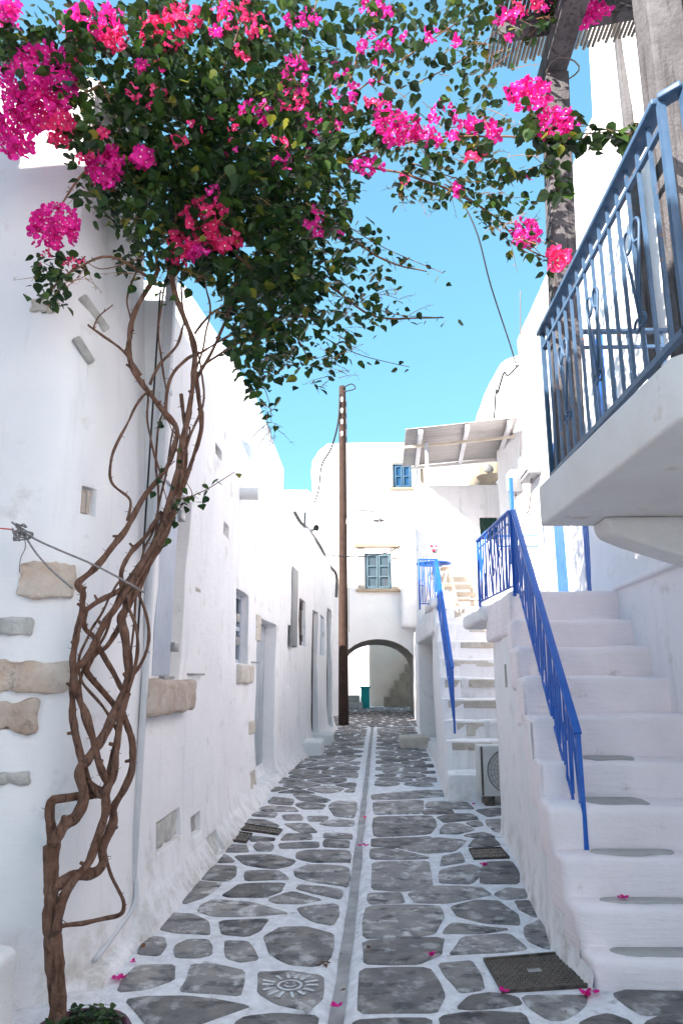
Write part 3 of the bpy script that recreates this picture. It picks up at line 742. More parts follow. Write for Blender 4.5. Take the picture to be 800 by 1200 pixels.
lump('shade_wing', (a.x-2.5, 23.5, -.3), (-2.15, 26.4, 6.1), M['white'], hG, .3, .05, .4)  # hidden block, added to shade the lower front of the arched house
hN = empty('shade_house', (-5, 0, 0), 'plain whitewashed house added out of view behind the viewer on the left to shade the street', 'house')  # unseen sun-blocker, added to keep the near street and stairs in shade
lump('wall', (-9, -9, -.3), (-2.35, 2.9, 6.6), M['white'], hN, .2, .05, .5)
lump('shade_wing', (-9, 2.7, -.3), (-4.2, 4.1, 6.9), M['white'], hN, .2, .05, .5)  # added out of view to stop sun coming through the gap

# ================================================================ ARCHED HOUSE AT THE END
hF = empty('arched_house', (0, 26, 0), 'tall white house closing the street with an arched passage and two shuttered windows', 'house')
FY = 26.0
wF = Wall([(-2.05, 32), (-2.0, 26.6), (-1.78, 26.15), (-1.4, FY), (7, FY)])
arch_c = PY(443, 800, FY).x; arch_h = (PY(488, 800, FY).x-PY(398, 800, FY).x)/2; spring = 2.05; apex = PY(441, 749, FY).z
sA0 = wF.L[3]+(arch_c-arch_h+1.4); sA1 = sA0+2*arch_h; zend = -.3
def zbotF(S):
    if S <= sA0+1e-4 or S >= sA1-1e-4: return -.3
    u = (S-(sA0+sA1)/2)/arch_h
    return spring+(apex-spring)*math.sqrt(max(0, 1-u*u))
win1 = wF.hole(427.5, 458.5, 648.5, 690.5, .16); win2 = wF.hole(460.5, 482.5, 544, 571.5, .16)
topF = PY(440, 516, FY).z
ex = [sA0+.0005, sA0+.02, sA1-.0005, sA1-.02]+[(sA0+sA1)/2+arch_h*math.sin(R(a)) for a in range(-80, 81, 10)]
wF.build('wall', M['white_brick'], hF, topF-.35, zbot=zbotF, zlo=apex+.25, holes=[win1, win2], amp=.05, cell=.35, extra_s=ex+[sA0, sA1], round_top=.35, cap=.9, bevel=.02, ztop=lambda S: topF-.35-(1.6*max(0, (wF.L[3]-S)/wF.L[3])**.8 if S < wF.L[3] else 0), zhi=topF-3)
mass(hF, [(-9, 30.2), (-2.0, 30.2), (-2.0, 34.6), (-9, 34.6)], 7.5)  # hidden side block, added to shade the courtyard wall beyond the arch
mass(hF, [(-1.6, 27), (7, 27), (7, 31), (-1.6, 31)], topF-.8, z0=apex+.5)
# vault and passage walls
mb = MB(); prof = [(-1, -.3), (-1, spring)]
vs = []; N_ = 14
sec = [(arch_c-arch_h, -.3)]+[(arch_c-arch_h*math.cos(math.pi*i/N_), spring+(apex-spring)*math.sin(math.pi*i/N_)) for i in range(N_+1)]+[(arch_c+arch_h, -.3)]
ys = [FY, FY+1, FY+2, FY+3, FY+4.2]
for y in ys:
    for x, z in sec: vs.append((x+nz((x, y, z), 1)*.03*(y > FY), y, z+nz((y, z, x), 1)*.03*(y > FY)))
k = len(sec); mb.add(vs, [(j*k+i+1, j*k+i, (j+1)*k+i, (j+1)*k+i+1) for j in range(len(ys)-1) for i in range(k-1)])
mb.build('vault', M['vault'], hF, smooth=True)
mb = MB()   # solid piers behind the face, either side of the passage
mb.prism([(-2.0, FY+.3), (arch_c-arch_h-.03, FY+.3), (arch_c-arch_h-.03, FY+4.2), (-2.0, FY+4.2)], -.3, apex+.5)
mb.prism([(arch_c+arch_h+.03, FY+.3), (7, FY+.3), (7, FY+4.2), (arch_c+arch_h+.03, FY+4.2)], -.3, apex+.5)
mb.build('piers', M['white'], hF)
def casement(w, h, parent, m, rows, fr=.06):
    s0, s1, z0, z1, dep = h
    win = empty('window', (0, 0, 0)); win.parent = parent; win.location = -parent.location
    mb = MB(); q = lambda s_, z, o_: w.at(s_, z, o_, True)
    for s_ in (s0+fr/2, s1-fr/2): mb.bar(q(s_, z0, -.07), q(s_, z1, -.07), fr, .06)
    for z in (z0+fr/2, z1-fr/2): mb.bar(q(s0, z, -.07), q(s1, z, -.07), .06, fr)
    o = mb.build('frame', M[m], None, bevel=.006); o.parent = win
    mid = (s0+s1)/2
    for a, b in ((s0+fr, mid-.008), (mid+.008, s1-fr)):
        mb = MB()
        for s_ in (a+.03, b-.03): mb.bar(q(s_, z0+fr, -.06), q(s_, z1-fr, -.06), .06, .05)
        for i in range(rows+1):
            z = z0+fr+.02+(z1-z0-2*fr-.04)*i/rows; mb.bar(q(a, z, -.058), q(b, z, -.058), .05, .045)
        o = mb.build('casement', M[m], None, bevel=.005); o.parent = win
        for i in range(rows):
            zb = z0+fr+(z1-z0-2*fr)*i/rows+.03; zt = z0+fr+(z1-z0-2*fr)*(i+1)/rows-.03
            mb = MB(); mb.bar(q(a+.04, (zb+zt)/2, -.09), q(b-.04, (zb+zt)/2, -.09), .01, zt-zb+.04); o = mb.build('pane', M['glass'] if m == 'winframe' else M['winpane'], None); o.parent = win
    return win
M['winpane'] = mat('blue_reflecting_pane', (.02, .07, .16), .15, spec=.6)
casement(wF, win1, hF, 'winframe', 3); casement(wF, win2, hF, 'winblue', 2)
def slab_on(w, parent, x0, x1, y0, y1, name, m, out=.06, inn=.1):
    a = w.sz(x0, (y0+y1)/2)[0]; b = w.sz(x1, (y0+y1)/2)[0]; z0 = w.sz((x0+x1)/2, y1)[1]; z1 = w.sz((x0+x1)/2, y0)[1]
    return lump(name, (a, -inn, z0), (b, out, z1), M[m], parent, .02, .012, .15, lambda p: w.at(p.x, p.z, p.y))
slab_on(wF, hF, 415, 468, 636.5, 641.5, 'lintel', 'farstone', .12)
slab_on(wF, hF, 417, 468.5, 690.5, 694, 'window_sill', 'farstone', .14)
for x0, x1 in ((419.5, 427), (459, 466)): slab_on(wF, hF, x0, x1, 642, 690, 'window_surround', 'surround', .045)
slab_on(wF, hF, 456, 487, 571.8, 574.5, 'window_sill', 'farstone', .12)
for x0, x1 in ((455.5, 460), (483, 488)): slab_on(wF, hF, x0, x1, 538, 571, 'window_surround', 'surround', .045)
slab_on(wF, hF, 456, 487, 537, 543.5, 'lintel', 'surround', .05)
for (x0, x1, y0, y1) in ((383, 390, 560, 563), (424, 433, 566, 569), (464, 471, 596, 598), (386, 392, 600, 602)): slab_on(wF, hF, x0, x1, y0, y1, 'bare_stone', 'surround', .02)
# projecting shaft beside the landing
a = PY(471, 735, 25.4); b = PY(490, 606, 25.4)
lump('projecting_shaft', (a.x, 25.3, a.z), (b.x+.3, 26.1, b.z), M['white'], hF, .12, .04, .25)
# --- courtyard beyond the passage
cw = empty('courtyard_house', (-2, 41, 0), 'bright white wall of a house seen through the left half of the arch', 'house')
lump('wall', (-7, 41, -.3), (PY(433, 800, 41).x+.5, 47, 7), M['white'], cw, .15, .05, .5)
cs = empty('courtyard_stair_house', (1, 36, 0), 'white house wall with a flight of small steps seen through the arch', 'house')
xw = PY(432.5, 800, 35.5).x
lump('wall', (xw, 35.5, -.3), (xw+7, 40, 6.5), M['court'], cs, .08, .04, .5)
zb = G(34)
for i in range(7):
    px_ = 450+i*6.3; top = 817-i*9.8
    a = PY(px_, top, 34.2)
    lump('step', (a.x, 34.2, -.3), (a.x+2.6, 35.6, a.z), M['courtstep'], cs, .05, .03, .25)
tb = empty('teal_gate_post', tuple(PG(428, 833)), 'teal painted wooden post with stepped base in the courtyard beyond the arch', 'gate post')
p = PY(428, 832, 33); 
MB().box((p.x, 33, zb+.44), (.19, .2, .42)).box((p.x, 33, zb+.90), (.23, .24, .04)).build('post', M['teal'], tb, bevel=.02)
for i in range(2): MB().box((p.x-.5-.0*i, 33, zb+.14+.28*i), (.38-.14*i, .3, .139)).build('base_step', M['greystone'], tb, bevel=.02)

# ================================================================ RIGHT SIDE: house with balcony
hD = empty('balcony_house', (2.4, 6, 0), 'tall whitewashed house on the right with blue doors and a projecting balcony slab', 'house')
DX = 2.34
wD = Wall([(7, 10.2), (DX+.12, 10.2), (DX, 10.08), (DX, -4)])
hd1 = wD.hole(649, 661, 560, 700, .04); hd2 = wD.hole(683, 689.5, 560, 700, .04); hw = wD.hole(698, 713, 392, 560, .04)
PL = 2.41
def seth(h, z0, z1): return (h[0], h[1], z0, z1, h[4])
hd1 = seth(hd1, PL+.02, PL+2.05); hd2 = seth(hd2, PL+.02, PL+2.05); hw = seth(hw, 3.35, 4.95)
hbd = (wD.L[2]+10.08-4.35, wD.L[2]+10.08-3.4, 2.92, 5.05, .12)
topD = lambda S: (6.75 if S < wD.L[2]+3.4 else 7.6)
SD = lambda y: wD.L[2]+10.08-y
topD = lambda S: 6.6 if S < SD(7.0) else (7.15 if S < SD(6.2) else 8.2)
wD.build('wall', M['white'], hD, 8.2, ztop=topD, zhi=5.6, holes=[hd1, hd2, hw, hbd], amp=.03, extra_s=[SD(7.0)-.03, SD(7.0)+.03, SD(6.2)-.03, SD(6.2)+.03], cap=.5, round_top=.06)
mass(hD, [(7, 9.9), (DX+.5, 9.9), (DX+.5, -4), (7, -4)], 6.5)
for hh in (hd1, hd2): door_leaf(wD, hh, hD, 'bluedoor', 3)
door_leaf(wD, hw, hD, 'blue', 3, name='shutter'); door_leaf(wD, hbd, hD, 'bluedoor', 4)
# plinth ledge on the wall
mb = MB(); mb.bar((DX-.01, 3.2, PL-.02+.1), (DX-.01, 6.72, PL+.02), .07, .05); mb.build('wall_ledge', M['white'], hD, bevel=.015)
# lean buttress strips on the upper wall
for y_, z0_, z1_ in ((5.35, 3.1, 7.6), (4.75, 3.1, 8.0)):
    MB().bar((DX-.02, y_, z0_), (DX-.02, y_, z1_), .07, .10).build('wall_batten', M['wood'], hD, bevel=.01)
# balcony slab: from Y=2.75 to 4.74, X=1.22 out to the wall
BX, BY0, BY1, BZ0, BZ1 = 1.18, 2.74, 4.74, 2.60, 2.88
mb = MB(); mb.prism([(BX, BY1), (BX+.06, BY0), (BX+.14, BY0-.10), (DX+.1, BY0-.10), (DX+.1, BY1)], BZ0, BZ1)
mb.build('balcony_slab', M['fascia'], hD, bevel=.02, seg=3)
# corbel at the far end, deeper towards the wall
mb = MB(); pr = [(1.50, 2.60), (1.54, 2.50), (1.68, 2.44), (DX+.05, 2.20), (DX+.05, 2.60)]
n = len(pr); mb.add([(x, 4.42, z) for x, z in pr]+[(x, 4.72, z) for x, z in pr], [tuple(range(n)), tuple(range(n, 2*n))[::-1]]+[((i+1) % n, i, n+i, n+(i+1) % n) for i in range(n)])
mb.build('corbel', M['fascia'], hD, bevel=.035, seg=3)
# far set-back house with rounded shoulder
hD2 = empty('set_back_house', (3.3, 12, 0), 'white house with a rounded parapet behind the corrugated awning', 'house')
lump('wall', (3.12, 10.25, -.3), (7, 16.5, 7.2), M['white'], hD2, .35, .05, .35)
a = PY(573, 500, 19)
lump('upper_wall', (a.x, 17.6, 5), (a.x+5, 22, 10.3), M['white'], hD2, .9, .05, .4)
# --- house behind the landing
hE = empty('terrace_house', (2, 17, 0), 'white house with a flat terrace roof and green shutter behind the upper landing', 'house')
EY = 16.8; exl = PY(487, 650, EY).x; ez = PY(540, 568, EY).z
wE = Wall([(exl+.75, 25), (exl, EY+.06), (exl+.06, EY), (4.5, EY)])
hg = wE.hole(562, 583, 606, 632, .12)
wE.build('wall', M['white'], hE, ez-.05, holes=[hg], amp=.02, cell=.3, round_top=.05, cap=.3)
mass(hE, [(exl+.3, EY+.3), (4.5, EY+.3), (4.5, 25), (exl+1.1, 25)], ez-.5)
door_leaf(wE, hg, hE, 'green', 4, name='shutter', back=.03)

# ================================================================ STAIRCASES
def staircase(name, label, steps, xr, stone_fn=None, m='step_white', yend=None):
    """steps: (y_front, z_top, x_left)"""
    st = empty(name, (steps[0][2], steps[0][0], 0), label, 'staircase')
    for i, (y, z, xl_) in enumerate(steps):
        last = i == len(steps)-1
        yb = (yend if last else steps[i+1][0]+.12); zlo_ = (steps[i-1][1] if i else G(y))-.12
        dxl = ((steps[i+1][2] if not last else xl_)-xl_)
        lump('step' if not last else 'landing', (xl_, y, zlo_), (xr, yb, z), M[m], st, .045, .022, .09,
             lambda p, y=y, xl_=xl_, dxl=dxl, yb=yb: Vector((p.x+(xr-p.x)/(xr-xl_)*dxl*(p.y-y)/(yb-y) if not last else p.x, p.y+.012*math.sin(p.x*3.1+y*7), p.z)), 1.8)
        if stone_fn: stone_fn(i, y, z, xl_, st)
    return st
F1 = [(4.31, .144, 695, 1120), (4.50, .351, 677, 1060), (4.67, .576, 659, 1000), (4.85, .82, 642, 938), (5.23, 1.06, 632, 886), (5.51, 1.348, 621, 838), (5.80, 1.626, 612, 793), (6.10, 1.87, 604, 758), (6.40, 2.12, 598, 727), (6.70, 2.41, 596, 694)]
steps1 = [(y, z, PY(x, py, y).x) for (y, z, x, py) in F1]
tread_px = {0: (715, 830), 1: (702, 812), 2: (692, 790), 3: (690, 764), 4: (686, 745)}
def tread1(i, y, z, xl_, st):
    if i in tread_px:
        a, b = tread_px[i]; py = F1[i][3]-5; xa = PY(a, py, y+.1).x; xb = min(PY(b, py, y+.1).x, DX-.08)
        yb = F1[i+1][0]-.012; yf = y+.055+.02*((i*7) % 3)/2
        L_ = xb-xa; pts = []
        for k in range(9): a_ = math.pi/2+math.pi*k/8; pts.append((xa+.07+.07*math.cos(a_), (yf+yb)/2+(yb-yf)/2*math.sin(a_)))
        for k in range(9): a_ = -math.pi/2+math.pi*k/8; pts.append((xb-.07+.07*math.cos(a_), (yf+yb)/2+(yb-yf)/2*math.sin(a_)))
        pts = [(x+random.uniform(-.006, .006), y_+random.uniform(-.006, .006)) for x, y_ in pts]
        MB().prism(pts, z-.03, z+.010).build('tread_stone', M['tread'], st, bevel=.004)
st1 = staircase('near_staircase', 'broad pinkish white staircase with ten steps climbing beside the right wall', steps1, DX+.05, tread1, yend=8.15)
# street-side cheek of the staircase
cheek_path = [(2.2, 8.14), (1.47, 8.14), (1.405, 8.05)]+[(x+.006, y) for y, z, x in reversed(steps1)]+[(steps1[0][2]+.01, 4.30)]
wS = Wall(cheek_path, lambda S, z: .05*math.exp(-max(z, 0)/.10))
lk = wS.L
def ztS(S):
    for i in range(len(steps1)):
        Lb = lk[3+len(steps1)-1-i]   # arc length of step i front
        if i == len(steps1)-1:
            if S <= Lb: return steps1[i][1]-.03
        elif S <= Lb and S > lk[3+len(steps1)-2-i]: return steps1[i][1]-.05
    return .08
exs = []
for l in lk[3:]: exs += [l-.012, l+.012]
wS.build('cheek_wall', M['white'], st1, 2.36, ztop=ztS, zhi=.05, amp=.012, cap=0, bevel=0, extra_s=exs, cell=.13, ns=1.5)
# bridging slab to the second flight
a = PY(558, 716, 8.3)
lump('bridge_slab', (a.x-.0, 8.0, 2.24), (1.9, 9.4, 2.40), M['white'], st1, .04, .02)
lump('landing', (1.85, 7.9, 2.2), (DX+.1, 10.3, 2.39), M['white'], st1, .03, .015)
slot = wS.sz(593, 792); MB().box(wS.at(slot[0], slot[1], .0), (.012, .02, .11)).build('slot', M['greystone'], st1)

F2 = [(9.95, .43, 527), (10.25, .80, 525.5), (10.55, 1.05, 524), (10.85, 1.34, 522.5), (11.15, 1.64, 521), (11.45, 1.93, 518), (11.75, 2.22, 516), (12.05, 2.52, 513.5), (12.35, 2.82, 511)]
steps2 = [(y, z, PY(x, 800, y).x) for y, z, x in F2]
X2R = 2.5
band = {1: [(527, 573)], 2: [(533, 582)], 3: [(524, 582)], 4: [(521, 541), (549, 581)], 5: [(531, 580)], 6: [(541, 580)], 7: [(552, 580)], 8: [(521, 560)]}
bandh = {1: .10, 2: .19, 3: .11, 4: .12, 5: .10, 6: .09, 7: .12, 8: .18}
def riser2(i, y, z, xl_, st):
    for (a, b) in band.get(i, ()):
        xa = PY(a, 800, y).x; xb = PY(b, 800, y).x
        lump('riser_stone', (xa, y-.014, z-.03-bandh[i]), (xb, y+.1, z-.03), M['beige'], st, .012, .01, .08)
st2 = staircase('far_staircase', 'narrow white staircase with bare stone risers climbing to the upper landing', steps2, X2R, riser2, m='white', yend=EY)
st2.children[0].scale = (1, 1, 1)
wR = Wall([(4.5, 27), (1.70, 26.4)]+RIGHT2[1:]+[(1.10, 9.86), (1.6, 9.86)], lambda S, z: .05*math.exp(-max(z-.2, 0)/.12))
hr = wR.hole(497.5, 508.5, 738, 884, .25); hr = seth(hr, G(13)+.0, hr[3])
L9 = wR.L[4]
def ztR(S):
    # lower wall height follows the flight near its foot
    y = 13.4-(S-wR.L[3]) if S > wR.L[3] else 99
    if S > wR.L[4]: return .38
    if y < 12.35:
        for (yy, z, _) in reversed(steps2):
            if y >= yy-.01: return z-.04
        return .38
    return 3.05
exr = []
for yy, z, _ in steps2:
    l = wR.L[3]+(13.4-yy)*1.0018; exr += [l-.012, l+.012]
wR.build('street_wall', M['white'], st2, 3.05, ztop=ztR, zhi=.36, holes=[seth(hr, .36, 2.75)], amp=.03, cap=.3, round_top=.03, bevel=.02, extra_s=exr, cell=.2)
lump('parapet_roll', (1.10, 12.3, 2.80), (1.42, 13.6, 3.0), M['white'], st2, .09, .03)
door_leaf(wR, seth(hr, .36, 2.75), st2, 'greystone', 1)
# a low kerb stone by the passage
p = PG(484, 876); lump('kerb_stone', (p.x-.28, p.y-.3, -.1), (p.x+.35, p.y+.5, G(p.y)+.22), M['beige'], st2, .05, .02)

# --- railings
def rail_thing(name, label, pts_top, height, parts_every, mat_, foot=True, seed=1, bars=None, drop_last=None):
    rnd = random.Random(seed)
    r = empty(name, tuple(pts_top[0]-V(0, 0, height)), label, 'railing')
    MB().tube(pts_top, .017, 4) 
    for a, b in zip(pts_top, pts_top[1:]):
        MB().bar(a, b, .05, .022).build('handrail', mat_, r, bevel=.003)
        o1 = V(0, 0, -.10); o2 = V(0, 0, -height+.07)
        MB().bar(a+o1, b+o1, .014, .014).build('rail', mat_, r); MB().bar(a+o2, b+o2, .016, .016).build('rail', mat_, r)
        L_ = (b-a).length; n = max(2, int(L_/parts_every*1.1))
        for i in range(n+1):
            t = i/n; T = a.lerp(b, t); t2 = min(1, max(0, t+rnd.uniform(-.9, .9)/n*1.3)); B = a.lerp(b, t2)+V(0, 0, -height+.07)
            x = V(rnd.uniform(-.008, .008), 0, 0)
            MB().bar(T+V(0, 0, -.01)+x, B-x, .013, .013).build('bar', mat_, r)
            if i % 2 == 0 and i < n:
                t3 = min(1, t+1.6/n); MB().bar(T+o1+x, a.lerp(b, t3)+V(0, 0, -height+.1)-x, .012, .010).build('bar', mat_, r)
            if i % 4 == 1:
                c = a.lerp(b, t)+V(0, 0, -height*rnd.uniform(.35, .65)); rr = .05
                d = (b-a).normalized(); MB().tube([c+d*rr*math.cos(k*math.pi/6)+V(0, 0, 1)*rr*math.sin(k*math.pi/6) for k in range(13)], .006, 4, cap=False).build('ring', mat_, r)
    for p in (pts_top[0], pts_top[-1]): MB().bar(p, p-V(0, 0, height+.03), .028, .028).build('post', mat_, r, bevel=.003)
    return r
Ta = PY(677, 860, 4.86); Tb = PY(601, 598, 6.66); Tc = PY(559, 634, 8.25)
r1 = rail_thing('stair_railing', 'bright blue iron railing of crossing bars descending the near staircase', [Ta, Tb], .76, .11, M['blue'], seed=3)
r1b = rail_thing('landing_railing', 'bright blue iron railing of crossing bars along the near landing edge', [Tb+V(-.02, .04, .0), Tc], .78, .10, M['blue'], seed=5)
Td = PY(530, 783, 10.42); Te = PY(511, 655, 12.33); Tf = PY(496, 659, 12.6)
r2 = rail_thing('stair_railing', 'narrow dark blue iron railing running down the far staircase', [Td, Te], .86, .13, M['blue'], seed=8)
r2b = rail_thing('landing_railing', 'short dark blue iron railing beside the round table', [Te+V(-.02, .05, 0), Te+V(-.30, .06, 0)], .84, .05, M['blue'], seed=9)
# far railing across the near landing
fr = empty('back_railing', (2, 9.6, PL), 'thin plain blue railing across the back of the near landing', 'railing')
a = PY(600, 628, 9.6); b = PY(638, 628, 9.6)
for z in (b.z, b.z-.14, PL+.04): MB().bar((a.x-.2, 9.6, z), (b.x, 9.6, z), .02, .02).build('rail', M['blue'], fr)
MB().bar((b.x, 9.6, PL), (b.x, 9.6, b.z+.01), .025, .025).build('post', M['winblue'], fr)
MB().bar((b.x-.45, 9.6, PL+.04), (b.x, 9.6, PL+.45), .01, .01).bar((b.x-.4, 9.6, b.z-.1), (b.x, 9.6, PL+.35), .01, .01).build('brace', M['metal'], fr)
p = PY(600, 600, 8.9)
bp_ = empty('blue_post', (p.x, 8.9, PL), 'slim bright blue post rising behind the near landing railing', 'post')
MB().bar((p.x, 8.9, PL), (p.x+.0, 8.9, PY(600, 560, 8.9).z), .05, .05).build('shaft', M['blue'], bp_, bevel=.006)
MB().box((p.x, 8.9, PL+.01), (.05, .05, .01)).build('foot', M['blue'], bp_)

# --- balcony railing (faded blue)
br = empty('balcony_railing', (BX, 3.8, BZ1), 'faded grey blue iron balcony railing with scrolls and rust spots', 'railing')
RX = BX+.09; ZT = 4.0; yN, yF = BY0-.13, BY1-.04
MB().bar((RX, yF+.03, ZT), (RX, yN, ZT), .075, .03).build('handrail', M['bluegrey'], br, bevel=.006)
MB().bar((RX, yN, ZT), (RX+.07, yN-.07, ZT), .075, .03).bar((RX+.07, yN-.07, ZT), (DX, yN-.07, ZT), .075, .03).build('handrail', M['bluegrey'], br, bevel=.006)
MB().bar((RX, yF, ZT), (DX, yF, ZT), .05, .025).build('handrail', M['bluegrey'], br, bevel=.006)
for z, w_ in ((ZT-.12, .022), (BZ1+.06, .03)):
    MB().bar((RX, yF, z), (RX, yN, z), w_, w_).build('rail', M['bluegrey'], br)
    MB().bar((RX, yF, z), (DX, yF, z), w_, w_).build('rail', M['bluegrey'], br)
    MB().bar((RX+.07, yN-.07, z), (DX, yN-.07, z), w_, w_).build('rail', M['bluegrey'], br)
def scroll(c, ax, s_=1):
    pts = []
    for k in range(15):
        a_ = k/14*math.pi*1.7; r_ = .045*(1-k/20); pts.append(c+ax*(s_*(.045-r_*math.cos(a_)))+V(0, 0, r_*math.sin(a_)))
    return pts
nb = 15
for i in range(nb+1):
    y = yF-(yF-yN)*i/nb
    MB().bar((RX, y, BZ1+.01 if i in (0, nb) else BZ1+.06), (RX, y, ZT-.01), .016 if i not in (0, nb) else .03, .016 if i not in (0, nb) else .03).build('baluster', M['bluegrey'], br)
for k in range(3):
    yc = yF-(yF-yN)*(3.5+4.3*k)/nb; ax = V(0, 1, 0)
    for s_ in (-1, 1):
        base = V(RX-.012, yc, BZ1+.32)
        pts = [base, base+ax*s_*.05+V(0, 0, .25), V(RX-.012, yc+s_*.10, ZT-.38)]+[V(RX-.012, yc+s_*(.10-.045+.045*math.cos(a_)), ZT-.38+.055*math.sin(a_)) for a_ in [R(20*j) for j in range(1, 15)]]
        MB().tube(pts, .008, 5).build('scroll', M['bluegrey'], br, smooth=True)
        c = V(RX-.012, yc+s_*.035, BZ1+.30); MB().tube([c+V(0, .03*math.cos(R(30*j)), .03*math.sin(R(30*j))) for j in range(12)], .007, 5).build('scroll', M['bluegrey'], br, smooth=True)
for i in range(1, 9):
    x = RX+(DX-RX)*i/9; MB().bar((x, yF, BZ1+.06), (x, yF, ZT-.01), .014, .014).build('baluster', M['bluegrey'], br)
    if i < 9: MB().bar((RX+.07+(DX-RX-.11)*i/9, yN-.07, BZ1+.06), (RX+.07+(DX-RX-.11)*i/9, yN-.07, ZT-.01), .03 if i == 1 else .016, .02).build('baluster', M['bluegrey'], br)
MB().bar((RX+.07, yN-.07, BZ1), (RX+.07, yN-.07, ZT), .05, .03).build('flat_post', M['bluegrey'], br)

# --- pergola over the balcony
pg = empty('pergola', (1.5, 3.8, BZ1), 'weathered grey timber pergola with a reed roof above the balcony', 'pergola')
PZ = 6.05
def post(x0, y0, x1, y1, w_, zt):
    MB().bar((x0, y0, BZ1), (x1, y1, zt), w_, w_, up=(1, 0, 0)).build('post', M['wood'], pg, bevel=.012)
post(1.36, 4.60, 1.47, 4.60, .17, PZ); post(1.46, 2.94, 1.475, 2.94, .17, PZ)
MB().bar((1.46, 4.78, PZ+.08), (1.44, 1.2, PZ+.08), .17, .17).build('beam', M['wood'], pg, bevel=.012)
for k, (ya, yb, z) in enumerate(((4.40, 4.16, PZ+.24), (3.72, 3.48, PZ+.24), (2.9, 2.66, PZ+.24), (2.1, 1.9, PZ+.24))):
    MB().bar((1.02, ya, z), (DX-.02, yb, z), .09, .15).build('joist', M['beam'], pg, bevel=.01)
for i in range(44):
    x = 1.0+i*.0305; yy = 4.86-.30*(x-1.0)+random.uniform(-.03, .03); z = PZ+.335+random.uniform(-.004, .004)
    MB().tube([(x, yy, z), (x+random.uniform(-.012, .012), 3, z+random.uniform(-.01, .01)), (x, 1.2, z)], .0125, 6).build('reed', M['reed'], pg, smooth=True)
mb = MB(); mb.tube([V(1.50+.0, 4.5, PZ-.03)+V(.12*math.cos(R(30*k)), .12*math.sin(R(30*k)), .02*math.sin(R(60*k))) for k in range(13)], .006, 5, cap=False)
mb.build('wire_tie', M['wire'], pg)
MB().tube([(1.56, 4.68, PZ+.1), (1.52, 4.70, 4.5), (1.50, 4.72, 2.9)], .010, 6).build('cable', M['black'], pg)

# --- awning
aw = empty('corrugated_awning', (1.7, 14, 2.8), 'pale corrugated sheet awning on thin white posts above the upper landing', 'awning')
c1 = PY(475, 503, 13.6); c2 = PY(607, 489, 13.0); c3 = PY(591, 535, 17.0); c4 = PY(471, 546, 17.0)
mb = MB(); nu, nv_ = 96, 2; vs = []
for j in range(nu+1):
    v = j/nu; A = c1.lerp(c4, v); B = c2.lerp(c3, v)
    for i in range(nv_+1): q = A.lerp(B, i/nv_); vs.append(q+V(0, 0, .022*math.sin(v*2*math.pi*16)))
mb.add(vs, [(j*(nv_+1)+i, j*(nv_+1)+i+1, (j+1)*(nv_+1)+i+1, (j+1)*(nv_+1)+i) for j in range(nu) for i in range(nv_)])
o = mb.build('sheet', M['sheet'], aw, smooth=True); md = o.modifiers.new('s', 'SOLIDIFY'); md.thickness = .006
dn = V(0, 0, -.10)
for t in (.14, .56, .93): MB().bar(c1.lerp(c2, t)+dn*.8, c4.lerp(c3, t)+dn*.8, .09, .09).build('rafter', M['pipe'], aw, bevel=.008)
MB().bar(c1.lerp(c4, .22)+dn*1.9, c2.lerp(c3, .22)+dn*1.9, .05, .05).build('cross_bar', M['cream'], aw)
MB().bar(c4+dn*1.2+V(.2, -.2, 0), c3+dn*1.2+V(0, -.2, 0), .07, .07).build('cross_bar', M['fascia'], aw)
p = PY(499.5, 520, 14.0); MB().tube([(p.x, 14.0, 2.82), (p.x, 14.0, p.z)], .035, 10).build('post', M['pipe'], aw, smooth=True)
p = PY(494, 545, 16.9); MB().bar((p.x, 16.95, ez), (p.x, 16.95, p.z), .08, .08).build('post', M['cream'], aw)
# --- water tank
tk = empty('water_tank', (2.6, 17.4, ez), 'cream cylindrical water tank lying on the terrace roof under the awning', 'water tank')
c = PY(571, 549, 17.3); rt = .37
tk.location = (c.x, 17.3, ez)
mb = MB(); prof = [(0, -.02), (rt*.5, -.03), (rt*.9, .0), (rt, .05), (rt, .95), (rt*.9, 1.0), (0, 1.02)]
mb.lathe((c.x, 17.3, c.z), prof, 28, axis='y'); o = mb.build('barrel', M['tank'], tk, smooth=True)
MB().lathe((c.x, 17.24, c.z), [(0, 0), (.11, 0), (.12, .03), (.12, .06)], 18, axis='y').build('end_flange', M['metal'], tk, smooth=True)
MB().box((c.x-.2, 17.8, ez+.06), (.03, .45, .12)).box((c.x+.2, 17.8, ez+.06), (.03, .45, .12)).build('cradle', M['metal'], tk)
MB().tube(smooth_path([(c.x+.1, 17.3, ez+.9), (c.x+.15, 17.2, ez+1.0), (c.x+.5, 17.2, ez+.9), (c.x+.55, 17.2, ez+.3), (c.x+.5, 17.0, ez-.3)]), .02, 6).build('pipe', M['pipe'], tk, smooth=True)

# --- table, folding trestle chair, vase
tb_ = empty('round_table', tuple(PY(508, 712, 13.6)), 'small round blue topped table on the upper landing', 'table')
LZ = 2.82; c = PY(508, 660, 13.6); tb_.location = (c.x, 13.6, LZ)
MB().lathe((c.x, 13.6, c.z), [(0, -.025), (.32, -.025), (.34, -.01), (.32, 0), (0, 0)], 28).build('tabletop', M['blue'], tb_, smooth=True)
for k in range(3): a_ = R(120*k+20); MB().bar((c.x+.22*math.cos(a_), 13.6+.22*math.sin(a_), LZ), (c.x, 13.6, c.z-.02), .025, .025).build('leg', M['metal'], tb_)
vz = empty('flower_vase', (c.x+.02, 13.55, c.z), 'little white vase with red flowers on the blue round table', 'vase')
MB().lathe((c.x+.02, 13.55, c.z), [(0, 0), (.05, 0), (.065, .06), (.05, .13), (.035, .15), (.045, .17)], 14).build('vase_body', M['insul'], vz, smooth=True)
